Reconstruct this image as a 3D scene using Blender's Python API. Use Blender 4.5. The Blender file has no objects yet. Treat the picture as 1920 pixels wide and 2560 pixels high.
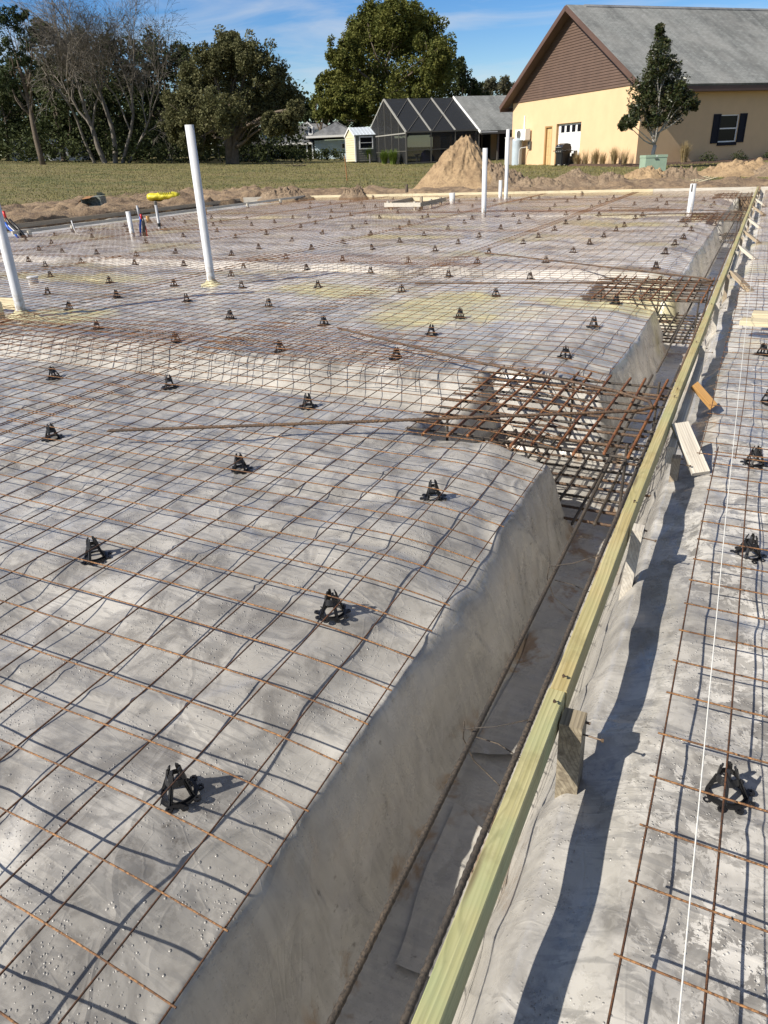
import bpy, math, random
import numpy as np
from mathutils import Vector, Matrix
random.seed(7); rng = np.random.default_rng(7)
S = bpy.context.scene
COL = S.collection
R_ = math.radians
# ------------------------------------------------------------------ camera
CAMZ = 1.3048218691431106
def cam_basis(pitch, roll, yaw):
    cp, sp = math.cos(pitch), math.sin(pitch)
    f = Vector((math.sin(yaw)*cp, math.cos(yaw)*cp, -sp))
    r = Vector((math.cos(yaw), -math.sin(yaw), 0)); u = r.cross(f)
    c, s = math.cos(roll), math.sin(roll)
    return f, c*r + s*u, -s*r + c*u
CF, CR, CU = cam_basis(0.46374665770764417, -0.043667987601242034, -0.47587321692066914)
FPX = 1775.0
cam = bpy.data.cameras.new('camera'); camo = bpy.data.objects.new('camera', cam); COL.objects.link(camo)
cam.sensor_fit = 'VERTICAL'; cam.sensor_height = 24; cam.sensor_width = 18; cam.lens = 24*FPX/2560
cam.clip_start = .02; cam.clip_end = 3000
mw = Matrix((CR, CU, -CF)).transposed().to_4x4(); mw.translation = (0, 0, CAMZ); camo.matrix_world = mw
S.camera = camo
# ------------------------------------------------------------------ sky and sun
SUN_HEAD, SUN_EL = 218.0, 38.5
W = bpy.data.worlds.new('World'); S.world = W; W.use_nodes = True
wn = W.node_tree.nodes; wl = W.node_tree.links; wn.clear()
sky = wn.new('ShaderNodeTexSky'); sky.sky_type = 'NISHITA'; sky.sun_disc = False
sky.sun_elevation = R_(SUN_EL); sky.sun_rotation = R_(SUN_HEAD)
sky.air_density = 1.0; sky.dust_density = .15; sky.ozone_density = 3.0
tc = wn.new('ShaderNodeTexCoord'); mp = wn.new('ShaderNodeMapping'); mp.inputs['Scale'].default_value = (1.2, 1.2, 9)
mp.inputs['Rotation'].default_value = (0.12, -0.1, 0)
nz = wn.new('ShaderNodeTexNoise'); nz.inputs['Scale'].default_value = 2.9; nz.inputs['Detail'].default_value = 7; nz.inputs['Roughness'].default_value = .55; nz.inputs['Distortion'].default_value = .6
rp = wn.new('ShaderNodeValToRGB'); rp.color_ramp.elements[0].position = .46; rp.color_ramp.elements[1].position = .78
rp.color_ramp.elements[1].color = (.8, .8, .8, 1)
hs = wn.new('ShaderNodeHueSaturation'); hs.inputs['Saturation'].default_value = 1.25; hs.inputs['Value'].default_value = 1.4; hs.inputs['Hue'].default_value = .515
mx = wn.new('ShaderNodeMix'); mx.data_type = 'RGBA'; mx.inputs[7].default_value = (9.0, 9.4, 10.0, 1)
bg = wn.new('ShaderNodeBackground'); bg.inputs['Strength'].default_value = .056; wo = wn.new('ShaderNodeOutputWorld')
wl.new(tc.outputs['Generated'], mp.inputs[0]); wl.new(mp.outputs[0], nz.inputs[0]); wl.new(nz.outputs[0], rp.inputs[0])
sx = wn.new('ShaderNodeSeparateXYZ'); wl.new(tc.outputs['Generated'], sx.inputs[0])
def elev(lo, hi):
    m = wn.new('ShaderNodeMapRange'); m.inputs['From Min'].default_value = .22; m.inputs['From Max'].default_value = .75
    m.inputs['To Min'].default_value = lo; m.inputs['To Max'].default_value = hi; wl.new(sx.outputs[2], m.inputs['Value']); return m.outputs[0]
wl.new(elev(1.45, .62), hs.inputs['Saturation']); wl.new(elev(1.65, .80), hs.inputs['Value'])
wl.new(sky.outputs[0], hs.inputs['Color']); wl.new(hs.outputs[0], mx.inputs[6]); wl.new(rp.outputs[0], mx.inputs[0])
wl.new(mx.outputs[2], bg.inputs[0]); wl.new(bg.outputs[0], wo.inputs[0])
sl = bpy.data.lights.new('sun', 'SUN'); sl.energy = 5.0; sl.angle = R_(.53); sl.color = (1, .93, .82)
so = bpy.data.objects.new('sun', sl); COL.objects.link(so)
sd = Vector((math.sin(R_(SUN_HEAD))*math.cos(R_(SUN_EL)), math.cos(R_(SUN_HEAD))*math.cos(R_(SUN_EL)), math.sin(R_(SUN_EL))))
so.rotation_euler = sd.to_track_quat('Z', 'Y').to_euler(); so.location = sd*60
S.view_settings.view_transform = 'Standard'; S.view_settings.look = 'None'; S.view_settings.exposure = .48; S.view_settings.gamma = 1
S.view_settings.use_curve_mapping = False
# ------------------------------------------------------------------ helpers: measuring
K = 1920/1659
def ray(x, y): return CF + (x-960)/FPX*CR - (y-1280)/FPX*CU
def at(x, y, z):
    d = ray(x, y); t = (z-CAMZ)/d.z; return Vector((d.x*t, d.y*t, z))
FH = Vector((CF.x, CF.y, 0)).normalized()
def deep(x, y, D):
    d = ray(x, y); return d*(D/d.dot(FH)) + Vector((0, 0, CAMZ))
def hd(a): return Vector((math.sin(R_(a)), math.cos(R_(a)), 0))
# ------------------------------------------------------------------ helpers: noise
def _h(i, j, s):
    n = (i*374761393 + j*668265263 + s*974634221) & 0xffffffff
    n = ((n ^ (n >> 13))*1274126177) & 0xffffffff
    return ((n ^ (n >> 16)) & 0xffff)/65535.0
def vnoise(x, y, s=0):
    x = np.asarray(x, float); y = np.asarray(y, float)
    xi = np.floor(x).astype(np.int64); yi = np.floor(y).astype(np.int64); fx = x-xi; fy = y-yi
    fx = fx*fx*(3-2*fx); fy = fy*fy*(3-2*fy)
    a = _h(xi, yi, s); b = _h(xi+1, yi, s); c = _h(xi, yi+1, s); d = _h(xi+1, yi+1, s)
    return (a*(1-fx)+b*fx)*(1-fy) + (c*(1-fx)+d*fx)*fy - .5
def fbm(x, y, s=0, o=4):
    v = 0; a = 1
    for k in range(o): v = v + a*vnoise(x*2**k, y*2**k, s+k*17); a *= .5
    return v
def sst(a, b, x):
    t = np.clip((x-a)/(b-a), 0, 1); return t*t*(3-2*t)
# ------------------------------------------------------------------ helpers: meshes
def link_mesh(name, verts, faces, mat=None, parent=None, loc=(0, 0, 0), rot=None, smooth=False, mi=None):
    me = bpy.data.meshes.new(name)
    if isinstance(verts, np.ndarray) and isinstance(faces, np.ndarray):
        nv = len(verts); nf, k = faces.shape
        me.vertices.add(nv); me.vertices.foreach_set('co', verts.astype(np.float32).ravel())
        me.loops.add(nf*k); me.loops.foreach_set('vertex_index', faces.astype(np.int32).ravel())
        me.polygons.add(nf); me.polygons.foreach_set('loop_start', np.arange(0, nf*k, k, dtype=np.int32)); me.polygons.foreach_set('loop_total', np.full(nf, k, dtype=np.int32))
        me.update(calc_edges=True)
    else:
        me.from_pydata([tuple(v) for v in verts], [], [tuple(f) for f in faces]); me.update()
    mats = mat if isinstance(mat, (list, tuple)) else [mat]
    for m in mats:
        if m: me.materials.append(m)
    if mi is not None: me.polygons.foreach_set('material_index', np.asarray(mi, dtype=np.int32))
    if smooth: me.polygons.foreach_set('use_smooth', np.ones(len(me.polygons), dtype=bool))
    o = bpy.data.objects.new(name, me); COL.objects.link(o); o.location = loc
    if rot: o.rotation_euler = rot
    if parent: o.parent = parent
    return o
class MB:
    def __init__(s): s.v = []; s.f = []
    def add(s, vs, fs):
        n = len(s.v); s.v += [tuple(v) for v in vs]; s.f += [tuple(i+n for i in f) for f in fs]; return s
    def box(s, x0, x1, y0, y1, z0, z1):
        return s.add([(x0,y0,z0),(x1,y0,z0),(x1,y1,z0),(x0,y1,z0),(x0,y0,z1),(x1,y0,z1),(x1,y1,z1),(x0,y1,z1)],
                     [(3,2,1,0),(4,5,6,7),(0,1,5,4),(1,2,6,5),(2,3,7,6),(3,0,4,7)])
    def bar(s, a, b, w, h, up=(0, 0, 1)):
        a = Vector(a); b = Vector(b); t = (b-a).normalized(); up = Vector(up)
        x = t.cross(up)
        if x.length < 1e-4: x = t.cross(Vector((0, 1, 0)))
        x.normalize(); y = x.cross(t)
        vs = []
        for p in (a, b):
            for sx, sy in ((-1,-1),(1,-1),(1,1),(-1,1)): vs.append(p + x*(sx*w/2) + y*(sy*h/2))
        return s.add(vs, [(0,1,2,3),(7,6,5,4),(0,4,5,1),(1,5,6,2),(2,6,7,3),(3,7,4,0)])
    def tube(s, pts, r, n=6, cap=True):
        pts = [Vector(p) for p in pts]; rs = r if isinstance(r, (list, tuple)) else [r]*len(pts)
        t0 = (pts[1]-pts[0]).normalized(); x = t0.orthogonal().normalized(); rings = []; vs = []; prev = t0
        for i, p in enumerate(pts):
            t = (pts[min(i+1, len(pts)-1)]-pts[max(i-1, 0)]).normalized()
            q = prev.rotation_difference(t); x = q @ x; x = (x - t*x.dot(t)).normalized(); prev = t; y = t.cross(x)
            for k in range(n):
                a = 2*math.pi*k/n; vs.append(p + (x*math.cos(a)+y*math.sin(a))*rs[i])
        fs = [(i*n+k, i*n+(k+1)%n, (i+1)*n+(k+1)%n, (i+1)*n+k) for i in range(len(pts)-1) for k in range(n)]
        if cap: fs += [tuple(range(n))[::-1], tuple(range((len(pts)-1)*n, len(pts)*n))]
        return s.add(vs, fs)
    def lathe(s, prof, n=16, c=(0, 0, 0), cap=True):
        vs = [(c[0]+r*math.cos(2*math.pi*k/n), c[1]+r*math.sin(2*math.pi*k/n), c[2]+z) for r, z in prof for k in range(n)]
        fs = [(i*n+k, i*n+(k+1)%n, (i+1)*n+(k+1)%n, (i+1)*n+k) for i in range(len(prof)-1) for k in range(n)]
        if cap: fs += [tuple(range(n))[::-1], tuple(range((len(prof)-1)*n, len(prof)*n))]
        return s.add(vs, fs)
    def prism(s, poly, z0, z1):
        n = len(poly); vs = [(x, y, z0) for x, y in poly]+[(x, y, z1) for x, y in poly]
        return s.add(vs, [tuple(range(n))[::-1], tuple(range(n, 2*n))]+[(i, (i+1) % n, n+(i+1) % n, n+i) for i in range(n)])
    def ribbed(s, a, b, r, step=.009, n=7, sag=0.0):
        a = Vector(a); b = Vector(b); L = (b-a).length; m = max(2, int(L/step)); t = (b-a)/L
        x = t.cross(Vector((0, 0, 1)))
        if x.length < 1e-3: x = Vector((1, 0, 0))
        x.normalize(); y = x.cross(t); vs = []
        for i in range(m+1):
            p = a + t*(L*i/m) + Vector((0, 0, -sag*4*(i/m)*(1-i/m)))
            for k in range(n):
                an = 2*math.pi*k/n; rr = r*(1+(.15 if i % 2 == 0 else -.08)); off = t*(step*.8*math.sin(an))
                vs.append(p + off + (x*math.cos(an)+y*math.sin(an))*rr)
        fs = [(i*n+k, i*n+(k+1)%n, (i+1)*n+(k+1)%n, (i+1)*n+k) for i in range(m) for k in range(n)]
        return s.add(vs, fs+[tuple(range(n))[::-1], tuple(range(m*n, m*n+n))])
    def build(s, name, mat, parent=None, loc=(0, 0, 0), rot=None, smooth=False):
        return link_mesh(name, s.v, s.f, mat, parent, loc, rot, smooth)
def tag(o, label=None, cat=None, group=None, kind=None):
    if label: o['label'] = label
    if cat: o['category'] = cat
    if group: o['group'] = group
    if kind: o['kind'] = kind
    return o
def thing(name, label, cat, loc=(0, 0, 0), rz=0, group=None):
    o = bpy.data.objects.new(name, None); COL.objects.link(o); o.location = loc; o.rotation_euler = (0, 0, rz); o.empty_display_size = .2
    return tag(o, label, cat, group)
def dup(root, loc, rz, label, group=None):
    r = root.copy(); COL.objects.link(r); r.location = loc; r.rotation_euler = (0, 0, rz); r['label'] = label
    if group: r['group'] = group
    for ch in list(root.children):
        c = ch.copy(); COL.objects.link(c); c.parent = r
        for g in list(ch.children):
            d = g.copy(); COL.objects.link(d); d.parent = c
    return r
# ------------------------------------------------------------------ helpers: materials
class NT:
    def __init__(s, name):
        s.m = bpy.data.materials.new(name); s.m.use_nodes = True; s.n = s.m.node_tree.nodes; s.l = s.m.node_tree.links
        s.b = s.n['Principled BSDF']; s.tc = s.n.new('ShaderNodeTexCoord'); s.co = s.tc.outputs['Object']
    def world(s): g = s.n.new('ShaderNodeNewGeometry'); s.co = g.outputs['Position']; return s
    def val(s, sock, v):
        if hasattr(v, 'is_output') or hasattr(v, 'links'): s.l.new(v, sock)
        else: sock.default_value = v
    def map(s, scale=(1, 1, 1), rot=(0, 0, 0)):
        m = s.n.new('ShaderNodeMapping'); m.inputs['Scale'].default_value = scale; m.inputs['Rotation'].default_value = rot; s.l.new(s.co, m.inputs[0]); return m.outputs[0]
    def noise(s, scale, detail=4, rough=.55, dist=0, co=None):
        t = s.n.new('ShaderNodeTexNoise'); t.inputs['Scale'].default_value = scale; t.inputs['Detail'].default_value = detail
        t.inputs['Roughness'].default_value = rough; t.inputs['Distortion'].default_value = dist; s.l.new(co or s.co, t.inputs[0]); return t.outputs[0]
    def voro(s, scale, feat='F1', co=None, rnd=1):
        t = s.n.new('ShaderNodeTexVoronoi'); t.feature = feat; t.inputs['Scale'].default_value = scale; t.inputs['Randomness'].default_value = rnd; s.l.new(co or s.co, t.inputs[0]); return t.outputs[0]
    def ramp(s, x, *stops):
        t = s.n.new('ShaderNodeValToRGB'); e = t.color_ramp.elements
        while len(e) < len(stops): e.new(.5)
        for q, (p, c) in zip(e, stops):
            q.position = p; q.color = (c, c, c, 1) if isinstance(c, (int, float)) else (*c, 1)
        s.l.new(x, t.inputs[0]); return t.outputs[0]
    def mix(s, fac, a, b, mode='MIX'):
        t = s.n.new('ShaderNodeMix'); t.data_type = 'RGBA'; t.blend_type = mode
        s.val(t.inputs[0], fac)
        for i, c in ((6, a), (7, b)): s.val(t.inputs[i], c if hasattr(c, 'links') else (*c, 1))
        return t.outputs[2]
    def math(s, op, a, b=0.0, c=None):
        t = s.n.new('ShaderNodeMath'); t.operation = op; s.val(t.inputs[0], a); s.val(t.inputs[1], b)
        if c is not None: s.val(t.inputs[2], c)
        return t.outputs[0]
    def sep(s, co=None):
        t = s.n.new('ShaderNodeSeparateXYZ'); s.l.new(co or s.co, t.inputs[0]); return t.outputs
    def bump(s, h, strength=.5, dist=.01, prev=None):
        t = s.n.new('ShaderNodeBump'); t.inputs['Strength'].default_value = strength; t.inputs['Distance'].default_value = dist; s.l.new(h, t.inputs['Height'])
        if prev: s.l.new(prev, t.inputs['Normal'])
        return t.outputs[0]
    def out(s, col=None, rough=None, nrm=None, **kw):
        if col is not None: s.val(s.b.inputs['Base Color'], col if hasattr(col, 'links') else (*col, 1))
        if rough is not None: s.val(s.b.inputs['Roughness'], rough)
        if nrm is not None: s.l.new(nrm, s.b.inputs['Normal'])
        for k, v in kw.items(): s.val(s.b.inputs[k.replace('_', ' ')], v)
        return s.m
def simple(name, c, rough=.6, var=.25, scale=6, bump=0, bscale=40, dist=.005, c2=None, metal=0, detail=5):
    t = NT(name); n = t.noise(scale, detail, .6)
    a = c2 if c2 else tuple(x*(1-var) for x in c); b = c if c2 else tuple(min(1, x*(1+var)) for x in c)
    col = t.mix(t.ramp(n, (.3, 0.0), (.7, 1.0)), a, b)
    nr = t.bump(t.noise(bscale, 4), bump, dist) if bump else None
    return t.out(col, rough, nr, Metallic=metal)
MAT = {}
def rust(name, lo, hi, dk, scale=18):
    t = NT(name).world(); n = t.noise(scale, 6, .65); n2 = t.noise(160, 3, .6)
    col = t.mix(t.ramp(n, (.35, 0.0), (.62, 1.0)), lo, hi); col = t.mix(t.ramp(n2, (.42, .0), (.6, .85)), col, dk)
    return t.out(col, .75, t.bump(n2, .5, .001), Metallic=.0)
MAT['wire'] = rust('wire_rust_shaded', (.05, .024, .014), (.17, .072, .028), (.035, .02, .014), 6)  # long wires: rust, with their side away from the sun painted darker
MAT['wire_sunlit'] = rust('wire_rust_sunlit', (.13, .058, .024), (.40, .20, .075), (.06, .033, .02), 14)  # cross wires: same rust, sunlight painted in as brighter orange
MAT['bar'] = rust('bar_rust', (.075, .048, .034), (.20, .115, .06), (.035, .027, .022), 5)
MAT['bar_rusty'] = rust('bar_rusty', (.13, .048, .022), (.34, .135, .042), (.07, .028, .014), 9)
MAT['bar_dark'] = rust('bar_dark', (.045, .04, .036), (.12, .092, .066), (.025, .022, .02), 5)
def wood(name, a, b, grain=(55, 2.2, 55), dark=(.12, .08, .04), rough=.7, green=None):
    t = NT(name); kn = t.voro(1.0, 'F1', t.map((9, 1.1, 9))); knot = t.ramp(kn, (.05, 1.0), (.22, 0.0))
    warp = t.noise(1.0, 3, .5, 0, t.map((6, .8, 6)))
    x, y, z = t.sep(); rings = t.math('SINE', t.math('ADD', t.math('MULTIPLY', t.math('ADD', x, t.math('MULTIPLY', z, .45)), 560.0), t.math('ADD', t.math('MULTIPLY', warp, 34.0), t.math('MULTIPLY', knot, 14.0))))
    n = t.noise(1.0, 5, .6, .8, t.map(grain)); n2 = t.noise(2.2, 4, .6); st = t.noise(7, 5, .7)
    col = t.mix(t.ramp(n, (.32, 0.0), (.68, 1.0)), a, b)
    col = t.mix(t.ramp(rings, (.45, 0.0), (.95, .38)), col, tuple(q*.55 for q in a))
    if green: col = t.mix(t.ramp(n2, (.45, 0.0), (.68, .8)), col, green)
    col = t.mix(t.ramp(st, (.56, 0.0), (.72, .45)), col, tuple(q*.5 for q in a))
    col = t.mix(t.ramp(kn, (.04, .85), (.10, 0.0)), col, dark)
    return t.out(col, rough, t.bump(t.math('ADD', n, t.math('MULTIPLY', rings, .15)), .4, .003))
MAT['lumber'] = wood('treated_lumber', (.36, .29, .12), (.52, .44, .23), green=(.36, .37, .18))
MAT['lumber_green'] = wood('green_lumber', (.34, .31, .14), (.49, .45, .24), green=(.28, .36, .19))
MAT['lumber_pale'] = wood('pale_lumber', (.50, .42, .26), (.68, .60, .42))
MAT['lumber_grey'] = wood('weathered_lumber', (.27, .21, .14), (.42, .35, .26))
MAT['lumber_white'] = wood('concrete_stained_lumber', (.42, .38, .32), (.62, .58, .50), dark=(.2, .16, .12))
MAT['lumber_wet_shaded'] = wood('damp_shaded_lumber', (.15, .12, .08), (.36, .31, .22), dark=(.05, .04, .03))  # damp wood, with the shadow on the near stake put into the colour
MAT['lumber_orange'] = wood('fresh_lumber', (.50, .27, .09), (.62, .36, .13))
MAT['black_plastic'] = simple('black_plastic', (.012, .012, .013), .38, .2, 30)
def pvc():
    t = NT('white_pipe'); x, y, z = t.sep(); n = t.noise(4, 6, .7, 0, t.map((5, 5, 1.3))); g = t.noise(22, 5, .7)
    col = t.mix(t.ramp(n, (.45, 0.0), (.68, .55)), (.62, .63, .645), (.47, .455, .42)); mud = t.math('MULTIPLY', t.ramp(g, (.45, 0.0), (.58, .9)), t.ramp(z, (.0, 1.0), (.22, 0.0)))
    col = t.mix(mud, col, (.30, .24, .17)); return t.out(col, .38)
MAT['pvc'] = pvc()
MAT['pvc_grey'] = simple('grey_pipe', (.33, .34, .36), .4, .1, 5)
MAT['foam'] = simple('yellow_foam', (.56, .53, .34), .9, .15, 12, .5, 40, .01)
MAT['string'] = simple('white_string', (.72, .71, .66), .9, .1, 200)
def plastic():
    t = NT('plastic_film').world(); x, y, z = t.sep()
    big = t.noise(2.3, 4, .55, .6); cloud = t.noise(6.5, 6, .62, .8)
    col = t.mix(t.ramp(big, (.34, 0.0), (.66, 1.0)), (.295, .282, .258), (.465, .447, .412))
    flat = t.ramp(t.math('MULTIPLY', z, -1.0), (.13, 1.0), (.22, 0.25))
    col = t.mix(t.math('MULTIPLY', flat, t.ramp(cloud, (.46, 0.0), (.62, .8))), col, (.165, .156, .145))
    # condensation: pale fogged film with clear grey patches, stronger on the right slab
    side = t.ramp(t.math('ADD', x, .5), (.30, .16), (.62, .95))
    fog = t.ramp(t.noise(19, 8, .74, .5), (.495, 0.0), (.515, 1.0))
    fogged = t.math('MULTIPLY', fog, t.ramp(t.noise(2.6, 4, .6), (.40, .15), (.58, 1.0)))
    col = t.mix(t.math('MULTIPLY', fogged, side), col, (.60, .58, .54))
    smear = t.ramp(t.noise(1, 5, .6, 1.5, t.map((4, 26, 12), (0, 0, .55))), (.53, 0.0), (.60, .5))
    streak = t.ramp(t.noise(1, 4, .6, .3, t.map((2, 34, 1.6))), (.42, 0.0), (.66, .55))
    col = t.mix(t.math('MULTIPLY', flat, smear), col, (.20, .196, .19)); col = t.mix(t.math('MULTIPLY', t.math('SUBTRACT', 1.0, flat), streak), col, (.50, .475, .42))
    spots = t.math('MULTIPLY', t.ramp(t.noise(24, 5, .7), (.60, 0.0), (.70, .7)), t.ramp(t.noise(2.2, 3, .6), (.46, 0.0), (.6, 1.0)))
    col = t.mix(spots, col, (.10, .085, .07))
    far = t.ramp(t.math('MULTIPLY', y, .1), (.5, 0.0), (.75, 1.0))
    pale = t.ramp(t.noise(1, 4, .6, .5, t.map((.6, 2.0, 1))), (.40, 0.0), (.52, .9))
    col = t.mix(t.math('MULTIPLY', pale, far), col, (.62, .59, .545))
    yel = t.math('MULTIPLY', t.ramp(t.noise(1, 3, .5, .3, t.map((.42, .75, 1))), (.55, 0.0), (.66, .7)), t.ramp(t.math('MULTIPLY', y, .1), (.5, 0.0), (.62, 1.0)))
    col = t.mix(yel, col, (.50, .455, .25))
    ov = None
    for cx_, cy_, rx_, ry_ in ((-2.75, 6.75, .75, 1.15), (-4.4, 7.5, 1.1, .55), (-1.3, 7.45, .9, .3), (-9.0, 7.6, 2.0, .5), (-6.6, 5.4, .7, .5), (-2.4, 15.6, 1.6, .5), (-6.2, 13.2, 1.6, .4)):
        dx = t.math('MULTIPLY', t.math('SUBTRACT', x, cx_), 1/rx_); dy = t.math('MULTIPLY', t.math('SUBTRACT', y, cy_), 1/ry_)
        d = t.math('SQRT', t.math('ADD', t.math('MULTIPLY', dx, dx), t.math('MULTIPLY', dy, dy))); ov = d if ov is None else t.math('MINIMUM', ov, d)
    ov = t.math('ADD', ov, t.math('MULTIPLY', t.math('SUBTRACT', t.noise(2.2, 5, .65), .5), 1.5))
    col = t.mix(t.ramp(ov, (.5, .8), (1.1, 0.0)), col, (.56, .51, .25))
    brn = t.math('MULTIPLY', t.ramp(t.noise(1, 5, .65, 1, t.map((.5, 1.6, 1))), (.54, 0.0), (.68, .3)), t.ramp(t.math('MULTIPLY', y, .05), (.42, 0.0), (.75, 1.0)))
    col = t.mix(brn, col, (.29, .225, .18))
    # sand washed into the bottom of the trenches
    low = t.ramp(t.math('MULTIPLY', z, -1.0), (.47, 0.0), (.57, 1.0))
    sand = t.math('MULTIPLY', low, t.ramp(t.noise(2.6, 6, .62, .4), (.58, 0.0), (.63, .9)))
    
    col = t.mix(sand, col, (.27, .175, .095))
    n9 = t.noise(5, 4, .6)
    drop = t.voro(85, 'F1', None, 1); drop2 = t.voro(42, 'F1', None, 1)
    d1 = t.math('MULTIPLY', t.ramp(drop, (.10, 1.0), (.24, 0.0)), t.ramp(n9, (.46, 0.0), (.54, 1.0)))
    d2 = t.math('MULTIPLY', t.ramp(drop2, (.08, 1.0), (.17, .0)), t.ramp(t.noise(3.3, 4, .6), (.49, 0.0), (.57, 1.0)))
    hgt = t.math('MULTIPLY', flat, t.math('ADD', d1, t.math('MULTIPLY', d2, 1.6)))
    col = t.mix(t.math('MULTIPLY', t.math('MINIMUM', hgt, 1.0), .30), col, (.20, .20, .20))
    n1 = t.bump(hgt, .9, .0022); n2 = t.bump(t.noise(3.2, 3, .5, 1.0), .22, .03, n1)
    n3 = t.bump(t.ramp(t.noise(1, 3, .5, 2.2, t.map((2.2, .9, 1), (0, 0, .9))), (.485, 0.0), (.5, 1.0), (.515, 0.0)), .14, .004, n2)
    n4 = t.bump(t.ramp(t.noise(1, 3, .5, 2.6, t.map((.8, 2.4, 1), (0, 0, .5))), (.485, 0.0), (.5, 1.0), (.515, 0.0)), .14, .004, n3)
    # long creases and a taped lap where sheets overlap
    wob = t.math('MULTIPLY', t.math('SUBTRACT', t.noise(1.1, 4, .6), .5), .45)
    ln = None
    for a_, b_, c_ in ((.30, 1, -.72), (.22, 1, -1.62), (-.42, 1, -2.55), (.9, .55, .55), (.55, 1, -4.9), (-.10, 1, -6.0), (.35, 1, -9.4)):
        q = t.math('ABSOLUTE', t.math('ADD', t.math('ADD', t.math('MULTIPLY', x, a_), t.math('MULTIPLY', y, b_)), t.math('ADD', wob, c_))); ln = q if ln is None else t.math('MINIMUM', ln, q)
    crease = t.ramp(ln, (.0, 1.0), (.012, 0.0)); n5 = t.bump(crease, .35, .004, n4)
    wet = t.ramp(t.noise(9, 6, .7), (.42, .22), (.6, .40)); wet = t.mix(fogged, wet, (.42, .42, .42))
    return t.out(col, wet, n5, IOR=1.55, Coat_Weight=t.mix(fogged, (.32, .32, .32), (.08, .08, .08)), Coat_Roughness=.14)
MAT['plastic'] = plastic()
def soil(name, a, b, dk, sc=1.0, bump=.8):
    t = NT(name).world(); n = t.noise(1.3*sc, 7, .68); n2 = t.noise(9*sc, 6, .7); n3 = t.noise(60*sc, 3)
    col = t.mix(t.ramp(n, (.35, 0.0), (.65, 1.0)), a, b); col = t.mix(t.ramp(n2, (.50, 0.0), (.66, .7)), col, dk)
    return t.out(col, .95, t.bump(t.math('ADD', n2, t.math('MULTIPLY', n3, .3)), bump, .06))
MAT['sand'] = soil('sand', (.27, .185, .105), (.43, .305, .175), (.17, .115, .068), 1.3)
MAT['dirt'] = soil('dirt', (.19, .135, .09), (.32, .24, .16), (.09, .066, .047), 2)
def ground_mat():
    t = NT('lawn_ground').world(); x, y, z = t.sep()
    g1 = t.noise(.16, 5, .6); g2 = t.noise(2.2, 7, .72); g3 = t.noise(14, 4, .7); str_ = t.noise(1, 4, .6, .4, t.map((.16, .6, 1), (0, 0, .5)))
    gr = t.mix(t.ramp(g1, (.38, 0.0), (.62, 1.0)), (.105, .112, .028), (.195, .158, .056))
    gr = t.mix(t.ramp(str_, (.42, 0.0), (.58, .85)), gr, (.235, .185, .085)); gr = t.mix(t.ramp(t.noise(.5, 4, .6), (.5, 0.0), (.62, .7)), gr, (.085, .10, .026))
    gr = t.mix(t.ramp(g2, (.46, 0.0), (.66, .65)), gr, (.075, .083, .028)); gr = t.mix(t.ramp(g3, (.5, 0.0), (.7, .6)), gr, (.045, .05, .018))
    di = t.mix(t.ramp(t.noise(1.1, 7, .7), (.35, 0.0), (.65, 1.0)), (.17, .115, .072), (.33, .24, .15))
    di = t.mix(t.ramp(t.noise(4.5, 6, .7), (.48, 0.0), (.62, .75)), di, (.10, .07, .05))
    # bare soil near the excavation: distance outside the slab rectangle
    dx = t.math('SUBTRACT', -18.0, x); dy = t.math('SUBTRACT', y, 25.5)
    d = t.math('MAXIMUM', t.math('MULTIPLY', dx, .55), dy)
    d = t.math('ADD', d, t.math('MULTIPLY', t.math('SUBTRACT', t.noise(.55, 6, .65), .5), 5.0))
    fac = t.ramp(t.math('MULTIPLY', d, .1), (.36, 1.0), (.44, 0.0))
    col = t.mix(fac, gr, di)
    return t.out(col, .95, t.bump(t.math('ADD', g3, t.math('MULTIPLY', g2, .6)), .9, .05))
MAT['ground'] = ground_mat()
def grass_mat(name, a, b):
    t = NT(name).world(); n = t.noise(.5, 5, .7)
    t.b.inputs['Subsurface Weight'].default_value = 0
    return t.out(t.mix(t.ramp(n, (.35, 0.0), (.65, 1.0)), a, b), .8)
MAT['grass'] = grass_mat('lawn_blades', (.11, .125, .027), (.25, .205, .075))
def leaf(name, a, b, hi, sc=.9, rough=.5):
    t = NT(name); n = t.noise(sc, 4, .65); n2 = t.noise(9, 2)
    col = t.mix(t.ramp(n, (.38, 0.0), (.62, 1.0)), a, b); col = t.mix(t.ramp(n2, (.5, 0.0), (.68, .8)), col, hi)
    t.out(col, max(rough, .7) if rough > .4 else rough, Specular_IOR_Level=.15 if rough > .4 else .5)
    tr = t.n.new('ShaderNodeBsdfTranslucent'); t.l.new(col, tr.inputs[0]); ms = t.n.new('ShaderNodeMixShader'); ms.inputs[0].default_value = .22
    o = t.n['Material Output']; t.l.new(t.b.outputs[0], ms.inputs[1]); t.l.new(tr.outputs[0], ms.inputs[2]); t.l.new(ms.outputs[0], o.inputs[0]); return t.m
MAT['leaf_oak'] = leaf('oak_leaf', (.070, .078, .032), (.14, .136, .062), (.20, .19, .10))
MAT['leaf_big'] = leaf('broad_leaf', (.068, .088, .020), (.140, .145, .034), (.20, .185, .06))
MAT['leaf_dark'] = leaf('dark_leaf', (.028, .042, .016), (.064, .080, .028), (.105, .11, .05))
MAT['leaf_pine'] = leaf('pine_needle', (.025, .042, .018), (.052, .072, .028), (.08, .095, .045), 1.2)
MAT['leaf_yellow'] = leaf('yellow_leaf', (.08, .10, .022), (.16, .17, .04), (.2, .19, .07))
MAT['leaf_pale'] = leaf('pale_leaf', (.08, .085, .045), (.13, .125, .08), (.17, .15, .11))
MAT['leaf_magnolia'] = leaf('magnolia_leaf', (.022, .036, .012), (.052, .068, .022), (.11, .085, .04), 2.5, .40)
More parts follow.
